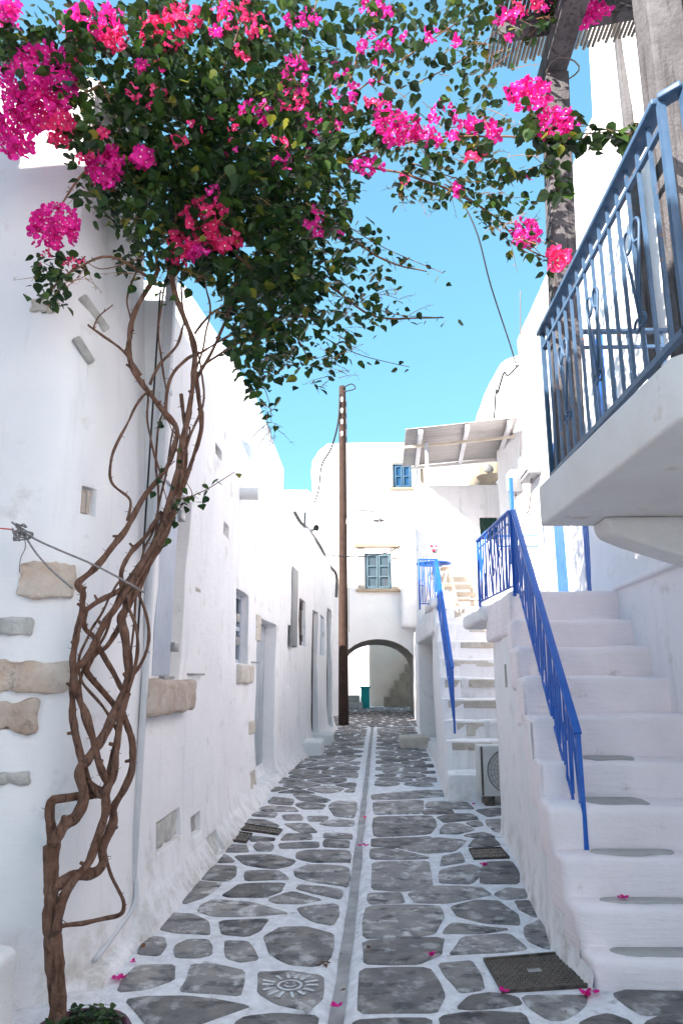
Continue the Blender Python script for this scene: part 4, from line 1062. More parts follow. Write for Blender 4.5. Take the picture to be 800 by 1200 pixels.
for k in range(7):
    a_ = k*.9; q = V(c.x+.02+.07*math.cos(a_), 13.55+.05*math.sin(a_), c.z+.27+.05*math.sin(k*2.1))
    MB().tube([(c.x+.02, 13.55, c.z+.15), q], .004, 4).build('stem', M['leaf'], vz)
    MB().lathe(q, [(0, -.02), (.028, -.005), (.03, .012), (0, .03)], 7).build('flower', M['bract_r'] if k % 3 else M['insul'], vz, smooth=True)
cx_ = PY(527, 700, 13.3)
fc = empty('folding_chair', (cx_.x, 13.3, LZ), 'cream wooden folding chair with crossed legs on the upper landing', 'chair')
def P3(px, py, y=13.3): q = PY(px, py, y); return V(q.x, y, max(q.z, LZ+.01))
for dy in (0, .42):
    MB().bar(P3(536, 710)+V(0, dy, 0), P3(526, 664)+V(0, dy, 0), .04, .04).build('leg', M['cream'], fc, bevel=.004)
    MB().bar(P3(514, 710)+V(0, dy, 0), P3(524, 668)+V(0, dy, 0), .04, .04).build('leg', M['cream'], fc, bevel=.004)
for k in range(4): q = P3(516+k*6, 684)+V(0, .21, 0); MB().box(q, (.04, .24, .011)).build('seat_slat', M['cream'], fc, bevel=.003)
q = P3(524, 664); MB().box(q+V(0, .21, 0), (.09, .24, .012)).build('backrest', M['cream'], fc, bevel=.003)
q = PY(540, 690, 16.2)
bn = empty('slatted_bench', (q.x, 16.0, LZ), 'cream slatted wooden bench against the terrace house wall', 'bench')
x0_, x1_ = PY(512, 690, 16).x, PY(560, 690, 16).x
for k in range(3): MB().bar((x0_, 15.8+.12*k, LZ+.5), (x1_, 15.8+.12*k, LZ+.5), .1, .03).build('seat_slat', M['cream'], bn, bevel=.004)
for k in range(3): MB().bar((x0_, 16.25, LZ+.66+.17*k), (x1_, 16.25, LZ+.66+.17*k), .03, .11).build('back_slat', M['cream'], bn, bevel=.004)
for x in (x0_+.1, x1_-.1):
    MB().bar((x, 15.8, LZ), (x, 15.8, LZ+.5), .06, .06).build('leg', M['cream'], bn); MB().bar((x, 16.28, LZ), (x, 16.28, LZ+1.1), .06, .06).build('leg', M['cream'], bn)

# --- air conditioner in the angle of the stairs
a = PY(557, 878, 9.75); b = PY(560, 938, 9.75); zg = G(9.6)
ac = empty('air_conditioner', (a.x+.35, 9.75, zg), 'boxy white air conditioner unit standing between the two staircases', 'air conditioner')
ax0, ax1, az0, az1 = a.x, a.x+.78, zg+.11, zg+.11+.60
AY = 9.50
MB().box(((ax0+ax1)/2, AY+.16, (az0+az1)/2), ((ax1-ax0)/2, .16, .30)).build('casing', M['ac'], ac, bevel=.015, seg=3)
fc_ = (ax0+.36, AY-.012, (az0+az1)/2)
MB().lathe((fc_[0], AY+.012, fc_[2]), [(0, .0), (.25, 0), (.25, -.018), (.262, -.018), (.262, .0)], 32, axis='y').build('fan_recess', M['black'], ac, smooth=True)
mb = MB()
for rr in (.06, .10, .14, .18, .22, .255): mb.tube([(fc_[0]+rr*math.cos(R(12*k)), AY-.016, fc_[2]+rr*math.sin(R(12*k))) for k in range(31)], .0042, 4, cap=False)
for k in range(20): a_ = R(18*k); mb.tube([(fc_[0]+.05*math.cos(a_), AY-.02, fc_[2]+.05*math.sin(a_)), (fc_[0]+.258*math.cos(a_+.25), AY-.014, fc_[2]+.258*math.sin(a_+.25))], .0035, 4)
mb.build('fan_grille', M['metal'], ac)
MB().lathe((fc_[0], AY-.02, fc_[2]), [(0, -.006), (.045, -.006), (.05, .008)], 18, axis='y').build('fan_hub', M['box'], ac, smooth=True)
MB().box((ax0+.035, AY-.003, (az0+az1)/2), (.012, .004, .29)).build('edge_trim', M['darkmetal'], ac)
for x in (ax0+.12, ax1-.12): MB().box((x, AY+.16, zg+.055), (.06, .15, .055)).build('foot', M['darkmetal'], ac, bevel=.006)

# --- electric meter boxes on the far wall
def meter(name, label, x0, x1, y0, y1, Y, w_):
    a = PY(x0, y0, Y); b = PY(x1, y1, Y); o = empty(name, ((a.x+b.x)/2, Y, b.z), label, 'meter box', 'electric boxes on the right wall')
    xw_ = w_
    return a, b, o
for (lab, xs, ys_, XW) in (('larger grey electric box with a sloping lid on the white wall', (616, 636), (531, 563), DX), ('smaller grey electric box lower down beside the set-back wall', (601, 613), (547, 577), 2.46)):
    p0 = PX(xs[1]-2, (ys_[0]+ys_[1])/2, XW-.02); zt = PX(xs[0]+10, ys_[0], XW-.02).z; zb_ = PX(xs[0]+10, ys_[1], XW-.02).z; yf = PX(xs[0]+3, ys_[0], XW-.02).y
    o = empty('electric_box', (XW, (p0.y+yf)/2, (zt+zb_)/2), lab, 'electric box', 'electric boxes on the right wall')
    ymid = (p0.y+yf)/2; hy = max(.12, abs(yf-p0.y)/2-.05)
    MB().box((XW-.085, ymid, (zt+zb_)/2), (.09, hy, (zt-zb_)/2)).build('box_body', M['box'], o, bevel=.02)
    MB().box((XW-.185, ymid, (zt+zb_)/2+.02), (.012, hy*.8, (zt-zb_)/2*.75)).build('box_door', M['ac'], o, bevel=.008)
    MB().tube(smooth_path([(XW-.08, ymid, zb_), (XW-.09, ymid+.05, zb_-.2), (XW-.05, ymid+.4, zb_-.35), (XW-.03, ymid+.7, zb_-.3)]), .010, 6).build('conduit', M['wire'], o, smooth=True)

# --- drain covers
def grate(poly, label, cat, rows, cols, plate_mat='darkmetal', group=None):
    P_ = [PG(*p) for p in poly]; c = sum(P_, V(0, 0, 0))/4; g = empty('manhole_cover' if rows > 10 else 'drain_grate', (c.x, c.y, c.z+.004), label, cat, group)
    z = c.z+.006; q = lambda u, v: (P_[0].lerp(P_[1], u)).lerp(P_[3].lerp(P_[2], u), v)
    def slab(u0, u1, v0, v1, z0, z1, mb):
        pts = [q(u0, v0), q(u1, v0), q(u1, v1), q(u0, v1)]; vs = [(p.x, p.y, z0) for p in pts]+[(p.x, p.y, z1) for p in pts]
        mb.add(vs, [(0, 1, 2, 3), (7, 6, 5, 4), (1, 0, 4, 5), (2, 1, 5, 6), (3, 2, 6, 7), (0, 3, 7, 4)])
    mb = MB(); slab(0, 1, 0, 1, z-.02, z+.002, mb); mb.build('plate', M['darkmetal'], g)
    mb = MB()
    for a in ((0, 1, 0, .035), (0, 1, .965, 1), (0, .025, .035, .965), (.975, 1, .035, .965)): slab(*a, z+.001, z+.014, mb)
    mb.build('frame', M['darkmetal'], g)
    mb = MB()
    for i in range(rows):
        for j in range(cols):
            u0 = .04+.92*j/cols; v0 = .05+.9*i/rows
            if (i+j) % 2: slab(u0, u0+.92/cols*.85, v0+.2/rows, v0+.6/rows, z+.001, z+.008, mb)
            else: slab(u0+.3/cols, u0+.55/cols, v0, v0+.85/rows, z+.001, z+.008, mb)
    o = mb.build('tread_pattern', M['rib'], g); o['kind'] = 'stuff'
    if rows > 10:
        pts = [q(.42, .45), q(.58, .45), q(.58, .55), q(.42, .55)]; MB().prism([(p.x, p.y) for p in pts][::-1], z+.0085, z+.011).build('name_plate', M['metal'], g)
    return g
M['rib'] = mat('worn_iron_ribs', (.12, .10, .085), .5, metal=.4, var=(.20, .17, .145), var_scale=20)
grate([(566, 1127), (659, 1119), (693, 1158), (588, 1166)], 'large dark iron manhole cover with a woven pattern at the foot of the near staircase', 'manhole cover', 16, 22)
grate([(549, 996.5), (587, 994.5), (597, 1007), (555, 1009)], 'small dark iron drain grate on the right side of the street', 'drain grate', 3, 9, group='small drain grates')
grate([(287, 966.5), (331, 974), (326, 980), (276, 973)], 'long narrow iron drain grate by the left wall', 'drain grate', 2, 9, group='small drain grates')
grate([(272, 975), (296, 978.5), (288.5, 989), (261, 986)], 'squarish dark drain cover closest to the left wall', 'drain grate', 3, 5, group='small drain grates')

# ================================================================ POLE, LAMP, CABLES
PYy = 22.0; pb = PG(402.5, 849); ptop = PY(401, 453, PYy)
up_ = empty('utility_pole', (pb.x, PYy, G(PYy)), 'tall dark brown wooden utility pole standing before the arch', 'pole')
zt = ptop.z; pxm = PY(402.5, 846, PYy).x; pxt = PY(401, 455, PYy).x
mb = MB(); mb.tube([V(pxm, PYy, G(PYy)-.1).lerp(V(pxt, PYy, zt), i/10) for i in range(11)], [.155-.045*i/10 for i in range(11)], 14, knob=.06); mb.build('shaft', M['pole'], up_, smooth=True)
for i, py in enumerate((468, 481, 494, 508)):
    q = PY(400.5, py, PYy-.16); MB().lathe((q.x, PYy-.2, q.z), [(0, .07), (.035, .06), (.05, 0), (.03, -.03), (.045, -.06), (.02, -.1)], 10).build('insulator', M['insul'], up_, smooth=True)
MB().tube(smooth_path([V(pxt, PYy-.1, zt-.1), V(pxt+.3, PYy-.1, zt+.05), V(pxt+.42, PYy-.1, zt-.12), V(pxt+.05, PYy-.1, zt-.22)]), .02, 6).build('cable_loop', M['black'], up_, smooth=True)
MB().tube([V(pxm+.17, PYy-.05, 3), V(pxt+.13, PYy-.05, zt-.5)], .014, 6).build('riser_cable', M['wire'], up_)
sl = empty('street_lamp', tuple(PY(407, 615, PYy)), 'curved iron street lamp arm with a shade fixed to the wooden pole', 'street lamp')
q = lambda x, y: PY(x, y, PYy-.1)
MB().tube(smooth_path([q(406.5, 615), q(407, 608), q(411, 601.5), q(419, 598.5), q(431, 598.5), q(438, 600), q(442, 607)]), .032, 8).build('arm', M['metal'], sl, smooth=True)
c = q(443.5, 607); MB().lathe(c, [(0, .06), (.05, .05), (.08, -.02), (.20, -.09), (.19, -.095), (.06, -.04), (0, -.03)], 18).build('lamp_shade', M['metal'], sl, smooth=True)
MB().lathe(c+V(0, 0, -.06), [(0, 0), (.035, -.02), (.05, -.07), (.03, -.12), (0, -.13)], 12).build('bulb', M['insul'], sl, smooth=True)
def cable(label, pts, r=.014, m='black', sub=5):
    pts = [Vector(p) for p in pts]; o = MB().tube(smooth_path(pts, sub), r, 6).build('cable', M[m], None, smooth=True)
    return tag(o, label, 'cable')
cable('black cable drooping from the pole top to the left house roof', [PY(398, 462, 21.9), PY(396, 495, 21.9), PY(388, 525, 22.4), PY(377, 545, 23), PY(373, 575, 24), PY(364, 600, 23.8)], .03)
cable('thin cable strung low from the left row past the pole to the right wall', [PY(372, 645, 20.5), PY(385, 650, 21), PY(402, 652, 21.7), PY(430, 652, 22.5), PY(455, 647, 23.5), PY(470, 639, 24.5), PY(486, 632, 25.2)], .018)
cable('bundle of grey cables draped along the top of the end house', [PY(345, 600, 17), PY(352, 612, 17), PY(362, 622, 17.6), PY(375, 640, 18.8), PY(384, 660, 19.5), PY(394, 674, 20.3), PY(394, 700, 20.4)], .045, 'wire')
cable('grey cable hanging down the end house from its roof bundle', [PY(357, 601, 16.9), PY(356, 640, 16.7), PY(352, 665, 16.4), PY(350, 700, 16.2)], .025, 'wire')
cable('black wire crossing the sky down to the balcony house roof', [PY(470, 150, 9), PY(520, 205, 8.5), PY(555, 263, 8.3), PY(575, 335, 8.6), PY(598, 405, 9.4), PY(605, 430, 9.9)], .010)
cable('short black cable looping over the roof of the set-back house', [PY(607, 428, 10.1), PY(595, 440, 11), PY(590, 437, 11.5), PY(583, 460, 12), PY(581, 458, 12.2), PY(579, 490, 12.5)], .018)
cable('thin cable running beside the balcony house corner downwards', [PX(609.5, 340, DX-.02), PX(609.5, 430, DX-.02), PX(609.5, 540, DX-.02)], .008, 'wire')
# horn speaker-like dark lamp on end house roof
sp = empty('roof_spout', tuple(PY(369, 619, 20)), 'dark round spout end poking over the end house roof', 'spout')
c = PY(370.5, 618.5, 19.5); MB().lathe(c, [(0, .02), (.06, .01), (.085, -.04), (.085, .0), (.05, .25)], 16, axis='y').build('spout_mouth', M['darkmetal'], sp, smooth=True)
MB().tube([c+V(0, .1, 0), c+V(-.35, .5, -.05)], .04, 8).build('spout_pipe', M['metal'], sp, smooth=True)
# conduit and grey pilaster on the end house
S_, z0_ = wB.sz(343, 735); _, z1_ = wB.sz(343, 652)
MB().prism([tuple(wB.at(s_, 0, o_, True)[:2]) for s_, o_ in ((S_-.3, -.02), (S_+.35, -.02), (S_+.35, .035), (S_-.3, .035))], 2.2, 3.65).build('grey_panel', M['box'], hC, bevel=.01)

# ropes on the corner house
def rope(label, pts, r, m='rope'): return tag(MB().tube(smooth_path(pts, 5), r, 6).build('rope', M[m], None, smooth=True), label, 'rope')
rope('braided rope stretched from the corner house hook to the bougainvillea stem', [PY(14, 612, 3.88), PY(38, 630, 3.86), PY(70, 645, 3.84), PY(110, 662, 3.86), PY(150, 683, 3.95), PY(168, 694, 4.05)], .006)
rope('lower braided rope sagging from the hook across the pink quoin stone', [PY(25, 620, 3.88), PY(40, 645, 3.85), PY(60, 668, 3.84), PY(85, 690, 3.86)], .006)
rope('taut red cord leaving the rope knot towards the left', [PY(-30, 618, 3.86), PY(10, 620, 3.87), PY(20, 624, 3.88)], .004, 'redcord')
kn = []
rr_ = random.Random(4)
for k in range(26): kn.append(PY(20+rr_.uniform(-9, 22)*(.3+.7*rr_.random()), 622+rr_.uniform(-9, 12), 3.86+rr_.uniform(-.03, .03)))
rope('tangled knot of grey rope tied to a hook on the corner house', kn, .0045)
rope('loose dark string with a small hook dangling under the rope knot', [PY(26, 622, 3.86), PY(30, 640, 3.86), PY(24, 655, 3.86), PY(23, 671, 3.86)], .003)

# ================================================================ BOUGAINVILLEA
bv = empty('bougainvillea', tuple(PY(68, 1195, 3.76)), 'large bougainvillea with braided brown trunks and pink blossoms arching over the street', 'bougainvillea')
rb = random.Random(11)
def depth_at(px): 
    t = max(0, min(1, (px-60)/170)); return 3.76+t*.62
def stem(pts, r0, r1, name='stem', dy=0.0, m='bark', thorns=True, yfun=None):
    P_ = []
    for i, p in enumerate(pts):
        Y = (p[2] if len(p) > 2 else depth_at(p[0]))+dy
        P_.append(PY(p[0], p[1], Y))
    sp_ = smooth_path(P_, 6); n = len(sp_)
    for i in range(1, n-1): sp_[i] = sp_[i]+V(nz(sp_[i], 5, 1), nz(sp_[i], 5, 2)*.6, nz(sp_[i], 5, 3))*.012
    rad = [(r0+(r1-r0)*i/(n-1))*.80*(1+.30*nz(sp_[i], 11, 4)+.15*nz(sp_[i], 30, 2)) for i in range(n)]
    mb = MB(); mb.tube(sp_, rad, 10 if r0 > .012 else 6, knob=.22)
    if thorns:
        for i in range(3, n-2, 5):
            d = V(rb.uniform(-1, 1), rb.uniform(-.6, .2), rb.uniform(-.5, .8)).normalized()
            mb.tube([sp_[i], sp_[i]+d*(rad[i]+.022)], [.004, .0008], 4)
        if r0 > .017:
            for i in range(6, n-3, 11):
                d = V(rb.uniform(-1, 1), rb.uniform(-1, .1), rb.uniform(-.2, .9)).normalized()
                mb.tube([sp_[i], sp_[i]+d*(rad[i]+.004), sp_[i]+d*(rad[i]+rb.uniform(.012, .03))], [rad[i]*.75, rad[i]*.5, rad[i]*.42], 7)
    return mb.build(name, M[m], bv, smooth=True)
T = 'trunk'
stem([(69, 1200), (66, 1150), (63, 1099), (58, 1083), (58, 1055), (58, 1017), (59, 986)], .052, .044, 'trunk', thorns=False)
stem([(60, 1000), (59, 975), (57, 955), (62, 938), (84, 934), (115, 930), (127, 918), (133, 880), (137, 862)], .030, .02, dy=.03)
stem([(60, 990), (75, 968), (90, 958), (98, 935), (93, 905), (103, 890), (125, 856), (141, 825), (150, 800), (152, 782), (146, 740), (143, 725), (152, 705), (167, 677), (180, 650), (192, 625), (205, 570), (212, 527)], .036, .024, dy=-.03)
stem([(61, 1040), (81, 1028), (109, 1025), (120, 1011), (120, 996), (134, 964), (135, 946), (147, 921), (155, 899), (155, 872), (150, 853), (143, 836)], .034, .022, dy=-.02)
stem([(66, 1092), (70, 1058), (84, 1033), (103, 1011), (116, 980), (125, 955), (125, 930), (134, 908), (136, 880), (138, 862), (143, 838), (150, 812)], .030, .022, dy=-.06)
stem([(64, 1090), (75, 1086), (103, 1080), (137, 1074), (144, 1061), (137, 1042), (125, 1014), (120, 990)], .015, .010, dy=.0)
stem([(125, 930), (105, 920), (97, 897), (87, 852), (84, 832), (86, 790), (85, 770), (90, 740), (97, 717), (97, 705), (97, 695), (91, 684), (110, 667), (127, 647), (145, 625), (166, 586), (192, 553), (205, 521), (207, 501), (192, 482), (173, 459), (157, 436), (150, 410), (152, 391), (160, 362), (176, 336), (186, 315)], .024, .020, dy=.0)
stem([(125, 915), (116, 897), (102, 840), (89, 810), (87, 784), (97, 775), (112, 750), (132, 717), (152, 685), (165, 662), (187, 625), (203, 575), (212, 527), (219, 490), (225, 456), (228, 430), (227, 407), (218, 378), (207, 349), (202, 326), (196, 300)], .024, .022, dy=-.05)
stem([(143, 808), (125, 775), (110, 747), (99, 735), (101, 715)], .020, .016, dy=.02)
stem([(136, 830), (107, 795), (102, 782), (110, 765), (125, 757), (140, 735), (147, 712), (142, 675), (152, 650), (172, 627), (190, 600)], .020, .018, dy=.05)
stem([(154, 795), (170, 770), (175, 747), (170, 717), (160, 692)], .013, .011, dy=.0)
stem([(99, 717), (115, 705), (140, 692), (160, 672), (185, 645), (200, 610), (217, 560), (229, 527), (235, 495), (232, 462), (230, 436)], .019, .018, dy=-.02)
stem([(149, 610), (152, 586), (131, 566), (131, 540), (144, 505), (166, 466), (180, 458)], .012, .010, dy=.03)
stem([(190, 560), (173, 501), (173, 466), (168, 445)], .010, .009, dy=.05)
stem([(103, 380), (121, 394), (146, 414), (165, 440)], .008, .014, dy=.02); stem([(109, 386), (116, 370), (132, 357)], .007, .004, dy=.02)
stem([(176, 450), (189, 423), (207, 404), (215, 380)], .013, .010, dy=.03)
stem([(194, 490), (199, 446), (218, 420), (241, 410), (287, 381), (330, 350, 4.5)], .015, .007, dy=.02)
stem([(229, 448), (257, 394), (274, 342), (277, 300), (270, 240), (255, 180)], .014, .008, dy=.0)
stem([(228, 391), (251, 365), (287, 349), (340, 320, 4.5), (390, 290, 4.5)], .012, .006, dy=.03)
stem([(236, 430), (264, 410), (290, 396), (330, 372, 4.5), (380, 372, 4.6)], .011, .005, dy=.0)
stem([(212, 462), (216, 495), (217, 540), (205, 580)], .017, .017, dy=.06)
stem([(150, 800), (165, 660), (180, 620), (193, 560), (204, 500)], .010, .009, dy=.08)
stem([(128, 905), (118, 935), (103, 915)], .016, .013, dy=-.04)
EX = [[(125, 918), (112, 880), (98, 842), (95, 800), (104, 770), (124, 742), (138, 700), (158, 668), (178, 636), (196, 590), (214, 545), (222, 500)],
      [(150, 812), (162, 770), (160, 735), (150, 705), (160, 680), (176, 655), (194, 615), (210, 575), (214, 530), (206, 495)],
      [(138, 862), (122, 830), (98, 800), (92, 770), (104, 742), (118, 722), (128, 700), (140, 682)],
      [(196, 590), (212, 545), (224, 505), (238, 470), (236, 430), (224, 395), (214, 360), (212, 320)],
      [(180, 640), (186, 590), (183, 540), (186, 500), (196, 470), (190, 430), (186, 395), (190, 350), (198, 310)],
      [(206, 520), (222, 470), (246, 430), (262, 405), (290, 372), (320, 340, 4.5)],
      [(228, 440), (240, 400), (246, 360), (240, 320), (250, 270)],
      [(146, 412), (154, 380), (150, 350), (160, 320), (172, 290)]]
for k, e in enumerate(EX[:5]+EX[6:]): stem(e, .013-.0008*k, .008, 'stem', dy=(.06, -.07, .03, -.04, .09, -.02, .05)[k])
# main limbs inside the crown
LIMBS = [[(186, 315), (170, 250), (150, 180), (120, 100), (80, 40)], [(196, 300), (215, 220), (240, 140), (270, 60), (300, -20)], [(202, 326), (260, 250), (330, 180, 4.4), (400, 120, 4.4), (470, 70, 4.4), (560, 10, 4.3)],
         [(230, 330), (300, 260, 4.4), (380, 200, 4.4), (460, 170, 4.4), (540, 160, 4.2), (640, 160, 4.1), (735, 152, 4.1)], [(330, 180, 4.4), (400, 190, 4.4), (480, 205, 4.3), (560, 240, 4.3), (610, 285, 4.3), (650, 305, 4.3)],
         [(277, 300), (310, 330, 4.5), (340, 380, 4.6), (360, 420, 4.6)], [(255, 180), (330, 100, 4.4), (360, 40, 4.5), (380, -30, 4.5)], [(150, 180), (100, 200, 3.8), (60, 260, 3.75)], [(183, 330), (130, 300, 3.9), (80, 320, 3.8), (55, 345, 3.78)],
         [(380, 250, 4.5), (440, 300, 4.5), (500, 318, 4.5)], [(380, 330, 4.6), (440, 370, 4.6), (520, 372, 4.6)], [(400, 120, 4.4), (420, 60, 4.4), (440, -20, 4.4)], [(120, 100), (60, 120, 3.75), (10, 110, 3.7)]]
for L_ in LIMBS: stem(L_, .013, .005, 'branch', m='twig', thorns=False)

# leaves: heart-shaped, folded along the midrib
def leaf_vf(scale=1.0):
    o = [(0, 0, 0), (.34, .12, .07), (.46, .42, .09), (.26, .75, .05), (0, 1.08, -.06), (-.26, .75, .05), (-.46, .42, .09), (-.34, .12, .07), (0, .5, -.02)]
    v = [(x*scale, y*scale, z*scale) for x, y, z in o]
    f = [(0, 1, 8), (1, 2, 8), (2, 3, 8), (3, 4, 8), (4, 5, 8), (5, 6, 8), (6, 7, 8), (7, 0, 8)]
    return v, f
LV, LF = leaf_vf()
def flower_vf():
    vs = []; fs = []
    for k in range(3):
        a = R(120*k); ca, sa = math.cos(a), math.sin(a); b = len(vs)
        for x, y, z in ((0, .0, 0), (.42, .32, .22), (.36, .72, .40), (0, .98, .46), (-.36, .72, .40), (-.42, .32, .22), (0, .45, .14)):
            vs.append((x*ca-y*sa, x*sa+y*ca, z))
        fs += [(b, b+1, b+6), (b+1, b+2, b+6), (b+2, b+3, b+6), (b+3, b+4, b+6), (b+4, b+5, b+6), (b+5, b, b+6)]
    return vs, fs
FV, FF = flower_vf()
NP = len(FF); _b = len(FV)
for k in range(6): FV.append((.11*math.cos(R(60*k)), .11*math.sin(R(60*k)), .34))
FV.append((0, 0, .30)); FF += [(_b+k, _b+(k+1) % 6, _b+6) for k in range(6)]
def centre_faces(me, nf):
    me.polygons.foreach_set('material_index', [1 if (i % nf) >= NP else 0 for i in range(len(me.polygons))])
from mathutils import Matrix, Euler
def leaf_mat(p, size, droop=.7):
    yaw_ = rb.uniform(0, 6.283); pit = -rb.uniform(.1, 1.45)*droop; roll = rb.uniform(-.7, .7)
    return Matrix.Translation(p) @ Matrix.Rotation(yaw_, 4, 'Z') @ Matrix.Rotation(pit, 4, 'X') @ Matrix.Rotation(roll, 4, 'Y') @ Matrix.Scale(size, 4)
leaves = []
def ydep(px, far=.0):
    if px < 105: return rb.uniform(3.62, 3.86)
    if px < 200: return rb.uniform(3.85, 4.5)
    if px < 560: return rb.uniform(4.0, 5.1)
    return rb.uniform(3.95, 4.4)
BL = [ # px, py, rx, ry, leaves, size
 (60,45,60,35,130,.06),(20,60,30,40,50,.055),(140,70,75,60,420,.06),(235,50,80,60,480,.06),(320,70,75,75,520,.06),(410,60,75,60,330,.058),(490,40,75,45,230,.056),(560,25,50,28,110,.055),(620,8,30,14,35,.055),
 (150,150,55,50,330,.06),(215,150,75,70,560,.062),(305,160,85,70,640,.062),(400,170,60,50,300,.058),(465,150,60,36,190,.056),(540,168,45,20,80,.055),(505,215,45,20,110,.053),
 (250,225,85,60,640,.062),(330,235,70,60,520,.062),(185,235,50,50,300,.06),(130,225,32,30,80,.055),(300,295,65,50,420,.062),(365,285,55,48,260,.058),(235,285,50,35,170,.058),(170,300,40,22,60,.05),
 (312,350,52,45,300,.06),(370,335,50,40,200,.058),(420,305,48,26,80,.052),(440,365,40,20,60,.052),(302,405,35,42,170,.06),(362,400,40,28,90,.055),(385,432,25,12,25,.05),(318,490,6,10,4,.05),
 (585,240,35,22,70,.052),(615,278,20,12,28,.05),(560,205,30,15,40,.052),(635,160,45,24,80,.062),(560,120,40,26,60,.052),(560,75,40,26,45,.052),
 (75,318,28,14,45,.05),(60,340,14,14,22,.048),(100,165,25,15,25,.055)]
SIL = []
for (px, py, rx_, ry_, n_, s_) in BL:
    n_ = int(n_*.92*(.85 if 360 < px < 640 and py < 110 else (1.05 if px > 360 else 1.75)))
    # leaves gather in small sprays
    k = 0
    while k < n_:
        a_ = rb.uniform(0, 6.283); r_ = math.sqrt(rb.random())*1.08; cx, cy = px+rx_*r_*math.cos(a_), py+ry_*r_*math.sin(a_); Y0 = ydep(cx)
        m_ = rb.randint(3, 7)
        for _ in range(m_):
            x = cx+rb.gauss(0, 9); y = cy+rb.gauss(0, 9)
            if 232 < x < 300 and y > 330 and x < 250: continue
            leaves.append((PY(x, y, Y0+rb.gauss(0, .05)), s_*1.1*rb.uniform(.5, 1.35))); k += 1
# sprays along hanging twigs: (points, count, size)
TW = [([(640,160,4.05),(670,170,4.05),(700,150,4.05),(735,158,4.0),(748,140,4.0)],70,.085),([(620,140,4.1),(645,190,4.1),(655,225,4.1)],46,.088),([(560,170,4.2),(600,200,4.15),(640,190,4.1)],40,.075),
      ([(520,215,4.3),(560,240,4.3),(600,285,4.3),(650,310,4.3)],42,.055),([(400,260,4.5),(450,290,4.5),(520,320,4.5)],26,.05),([(400,330,4.6),(450,365,4.6),(520,372,4.6)],26,.055),([(370,390,4.6),(420,415,4.6),(480,430,4.6)],16,.05),
      ([(480,190,4.4),(540,210,4.4),(590,215,4.4)],20,.05),([(300,430,4.5),(315,470,4.5),(318,495,4.5)],12,.055),([(560,90,4.2),(600,60,4.2),(650,10,4.1)],20,.06),([(480,100,4.4),(540,70,4.3),(600,20,4.3)],28,.055),
      ([(185,640,4.1),(215,590,4.15),(245,572,4.2),(275,553,4.25)],14,.05),([(200,600,4.1),(190,560,4.1),(205,540,4.15)],12,.045),([(215,560,4.15),(200,500,4.2),(190,490,4.2)],8,.04),([(205,585,4.1),(225,580,4.1),(215,560,4.1)],14,.05),
      ([(100,300,3.8),(75,325,3.8),(55,345,3.8)],16,.055),([(170,300,3.9),(120,315,3.85),(95,300,3.8)],10,.045),([(180,330,4.1),(195,350,4.1)],8,.05),([(440,90,4.4),(430,50,4.4),(445,10,4.4)],16,.055),([(110,150,3.75),(95,180,3.7),(80,185,3.7)],12,.06)]
for pts, n_, s_ in TW:
    sp_ = smooth_path([PY(*p) for p in pts], 8)
    MB().tube(sp_, [.0045-.0025*i/len(sp_) for i in range(len(sp_))], 4).build('twig', M['twig'], bv)
    for k in range(n_):
        q = sp_[min(len(sp_)-1, int(k/n_*len(sp_)))]
        leaves.append((q+V(rb.gauss(0, .035), rb.gauss(0, .03), rb.gauss(-.02, .035)), s_*rb.uniform(.7, 1.2)))
# bare fine twigs
mb = MB()
for _ in range(340):
    px, py, rx_, ry_, n_, s_ = rb.choice(BL[7:39]); a_ = rb.uniform(0, 6.28); x, y = px+rx_*1.0*math.cos(a_), py+ry_*1.0*math.sin(a_); Y0 = ydep(x)
    p = PY(x, y, Y0); d = V(rb.uniform(-1, 1), rb.uniform(-.5, .5), rb.uniform(-.7, .5)).normalized()*rb.uniform(.08, .22)
    mb.tube([p, p+d*.5+V(0, 0, .01), p+d], [.003, .002, .001], 3)
    for _k in range(3): e = p+d*rb.uniform(.3, 1); mb.tube([e, e+V(rb.uniform(-1, 1), 0, rb.uniform(-1, 1))*.04], [.0015, .0008], 3)
o = mb.build('bare_twigs', M['drytwig'], bv); o['kind'] = 'stuff'

